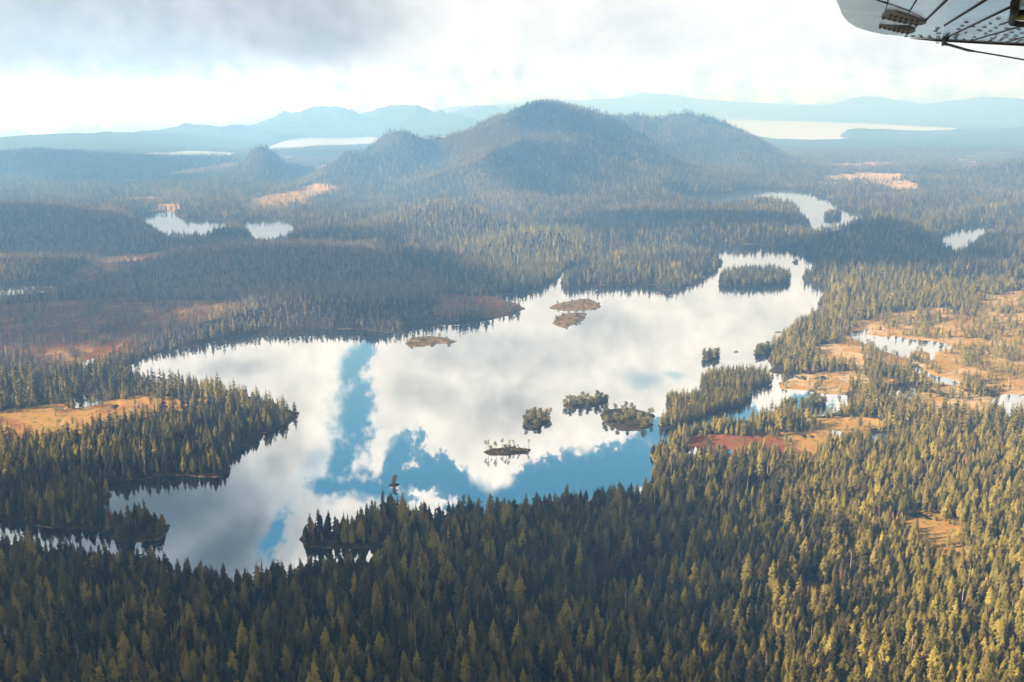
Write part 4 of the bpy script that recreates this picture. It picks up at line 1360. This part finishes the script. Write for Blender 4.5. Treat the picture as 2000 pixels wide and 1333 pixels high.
# tie-down fitting with its ring
fit = tube('tie_down_fitting', [wp(1853, 69, .012), wp(1847, 75, .02), wp(1843, 80, .03)], [.008, .013, .009], m_dark, wing)
c0 = Vector(wp(1832, 77, .012))
tube('ring', [c0 + Vector((math.cos(a) * .011, 0, math.sin(a) * .016)) for a in np.linspace(0, 2 * math.pi, 13)], .0028, m_dark, fit)
# dark hinge bracket at the frame's edge
hb = tube('hinge_bracket', [wp(1986, -14, .03), wp(1985, 6, .03), wp(1981, 18, .03), wp(1978, 30, .03)], [.014, .016, .012, .012], m_dark, wing)
tube('bracket_arm', [wp(1978, 31, .03), wp(1996, 33.5, .03), wp(2030, 37, .03)], .012, m_dark, hb)
tube('bracket_arm', [wp(1979, 16, .03), wp(1992, 8, .03), wp(2020, 8, .03)], .010, m_dark, hb)
tube('bracket_plate', [wp(1988, 20, .028), wp(1994, 19, .028), wp(2006, 19, .028)], .012, m_yellow, hb)
# rope knotted to the fitting
def wrope(px, py, back=0.0):
    r = unit(ray(px, py)); t = np.dot(E1 - EYE, W1) / np.dot(r, W1) + back
    return Vector(EYE + r * t)


rp = [wrope(1850, 70, -.05), wrope(1843, 77, -.06), wrope(1842, 85, -.06), wrope(1850, 87, -.05)]
rr0 = [.010, .013, .014, .012]
for k in range(14):
    f_ = k / 13
    rp.append(wrope(1854 + 36 * f_, 88 + 10.5 * f_, -.05)); rr0.append(.0085 + (.0035 if k % 2 else -.001) * (1 - .4 * f_))
for f_ in np.linspace(.05, 1, 12):
    rp.append(wrope(1890 + 330 * f_, 98.5 + 60 * f_ - 6 * f_ * (1 - f_), -.05)); rr0.append(.0058)
rope = tube('rope', rp, rr0, m_rope, None)
tag(rope, 'taut grey brown rope knotted below the wing edge and running out of frame', 'rope')

# ------------------------------------------------------------------ added cloud deck, out of view, shaped to shade chosen parts of the land
SHADE = [  # (px, py, rx, ry in metres) on the ground
    (250, 1230, 460, 260), (800, 1230, 420, 230), (1250, 1230, 290, 220), (1180, 1040, 170, 90), (300, 1000, 260, 100), (700, 1050, 160, 60), (1450, 1010, 210, 95), (1500, 1210, 240, 190),
    (80, 480, 520, 330), (420, 560, 480, 330), (700, 560, 360, 260), (560, 480, 330, 240), (820, 610, 200, 120), (60, 640, 300, 120),
    (1690, 505, 380, 260), (1420, 440, 420, 260), (1900, 480, 260, 160), (1240, 450, 220, 260),
    (100, 335, 1100, 700), (300, 350, 400, 400), (1150, 380, 220, 460), (1290, 350, 220, 380), (760, 350, 260, 380), (560, 340, 200, 300), 
]
LIT = [(530, 318, 800, 420), (300, 392, 620, 330), (480, 385, 420, 260), (1340, 545, 220, 110), (1030, 520, 200, 150), (1900, 590, 260, 120), (1210, 390, 150, 260), (1330, 240, 500, 500), (1850, 400, 300, 200), (1800, 680, 420, 420), (860, 430, 330, 170), (1060, 470, 260, 200), (200, 820, 300, 90), (1720, 440, 220, 120), (1640, 590, 120, 120), (1900, 1100, 190, 260), (2010, 1270, 230, 220), (1880, 1200, 150, 180), (1830, 1050, 170, 120), (960, 350, 180, 420), (430, 760, 160, 70), (560, 395, 300, 160), (1560, 860, 260, 120)]
cell = 45.0
CX, CY = np.meshgrid(np.arange(-4500, 4500, cell), np.arange(-300, 9000, cell), indexing='ij')
fx_, fy_ = CX.ravel(), CY.ravel()
val = np.full(fx_.shape, 1.6)
val = np.minimum(val, np.hypot((fx_ + 60) / 720, (fy_ - 330) / 440))  # extra patch of the deck, darkening the near ground and the haze above it
wx_ = fx_ + 70 * fbm(fx_, fy_, 420, 4, 41.0); wy_ = fy_ + 70 * fbm(fx_, fy_, 420, 4, 42.0)
for px, py, rx, ry in SHADE:
    x0_, y0_ = gpt(px, py)
    val = np.minimum(val, np.hypot((wx_ - x0_) / rx, (wy_ - y0_) / ry))
for px, py, rx, ry in LIT:
    x0_, y0_ = gpt(px, py)
    val = np.maximum(val, 2.0 - np.hypot((wx_ - x0_) / rx, (wy_ - y0_) / ry))
val = val + 0.42 * fbm(fx_, fy_, 260, 5, 43.0, 0.62)
on = (val < 1.0).reshape(CX.shape)
depth = np.clip(1.0 - val, 0, 1).reshape(CX.shape)
CLOUD_ALT = 4200.0
kx, ky = sdir.x / sdir.z * CLOUD_ALT, sdir.y / sdir.z * CLOUD_ALT
lump = (15 + 75 * np.sqrt(depth) * (0.7 + 0.5 * fbm(fx_, fy_, 300, 4, 44.0).reshape(CX.shape)))
nx_, ny_ = CX.shape
ids = np.arange(nx_ * ny_).reshape(nx_, ny_)
top = np.column_stack([fx_ + kx, fy_ + ky, CLOUD_ALT + (lump * on).ravel()])
bot = np.column_stack([fx_ + kx, fy_ + ky, np.full(len(fx_), CLOUD_ALT) - 10 - 60 * depth.ravel()])
cellon = on[:-1, :-1] | on[1:, :-1] | on[1:, 1:] | on[:-1, 1:]
qt = np.stack([ids[:-1, :-1], ids[1:, :-1], ids[1:, 1:], ids[:-1, 1:]], -1)[cellon]
usedv = np.unique(qt)
remap = np.full(nx_ * ny_, -1); remap[usedv] = np.arange(len(usedv))
qa = remap[qt]; qb = qa[:, ::-1] + len(usedv)
mc, nt, out = new_mat('shadow_cloud_vapour')
pb = principled(nt, out, (0.9, 0.9, 0.9), 1.0, 0.0)
thin = N(nt, 'ShaderNodeBsdfTransparent')
vap = N(nt, 'ShaderNodeMixShader')
vap.inputs[0].default_value = 0.84
nt.links.new(thin.outputs[0], vap.inputs[1]); nt.links.new(pb.outputs[0], vap.inputs[2])
nt.links.new(vap.outputs[0], out.inputs[0])
shadow_clouds = link('shadow_clouds', mesh_np('shadow_clouds', np.vstack([top[usedv], bot[usedv]]), np.vstack([qa, qb]), [mc], smooth=True))  # unseen deck added for the shadows it casts
tag(shadow_clouds, kind='stuff')


# ------------------------------------------------------------------ haze
m, nt, out = new_mat('blue_air')
pv = N(nt, 'ShaderNodeVolumePrincipled')
pv.inputs['Color'].default_value = (0.26, 0.57, 1.0, 1)
pv.inputs['Density'].default_value = 1.6e-4
pv.inputs['Absorption Color'].default_value = (0.80, 0.86, 1, 1)
pv.inputs['Anisotropy'].default_value = 0.35
nt.links.new(pv.outputs[0], out.inputs['Volume'])
HZ_TOP = max(425.0, float(gz.max()) + 20)
hx, y0, y1, zb = 31000.0, -31000.0, 31000.0, float(gz.min()) - 1.0
hv = np.array([(sx * hx, y, z) for z in (zb, HZ_TOP) for y in (y0, y1) for sx in (-1, 1)])
hf = np.array([(0, 2, 3, 1), (4, 5, 7, 6), (0, 1, 5, 4), (2, 6, 7, 3), (0, 4, 6, 2), (1, 3, 7, 5)])
haze = link('haze', mesh_np('haze', hv, hf, [m]))
tag(haze, kind='stuff')
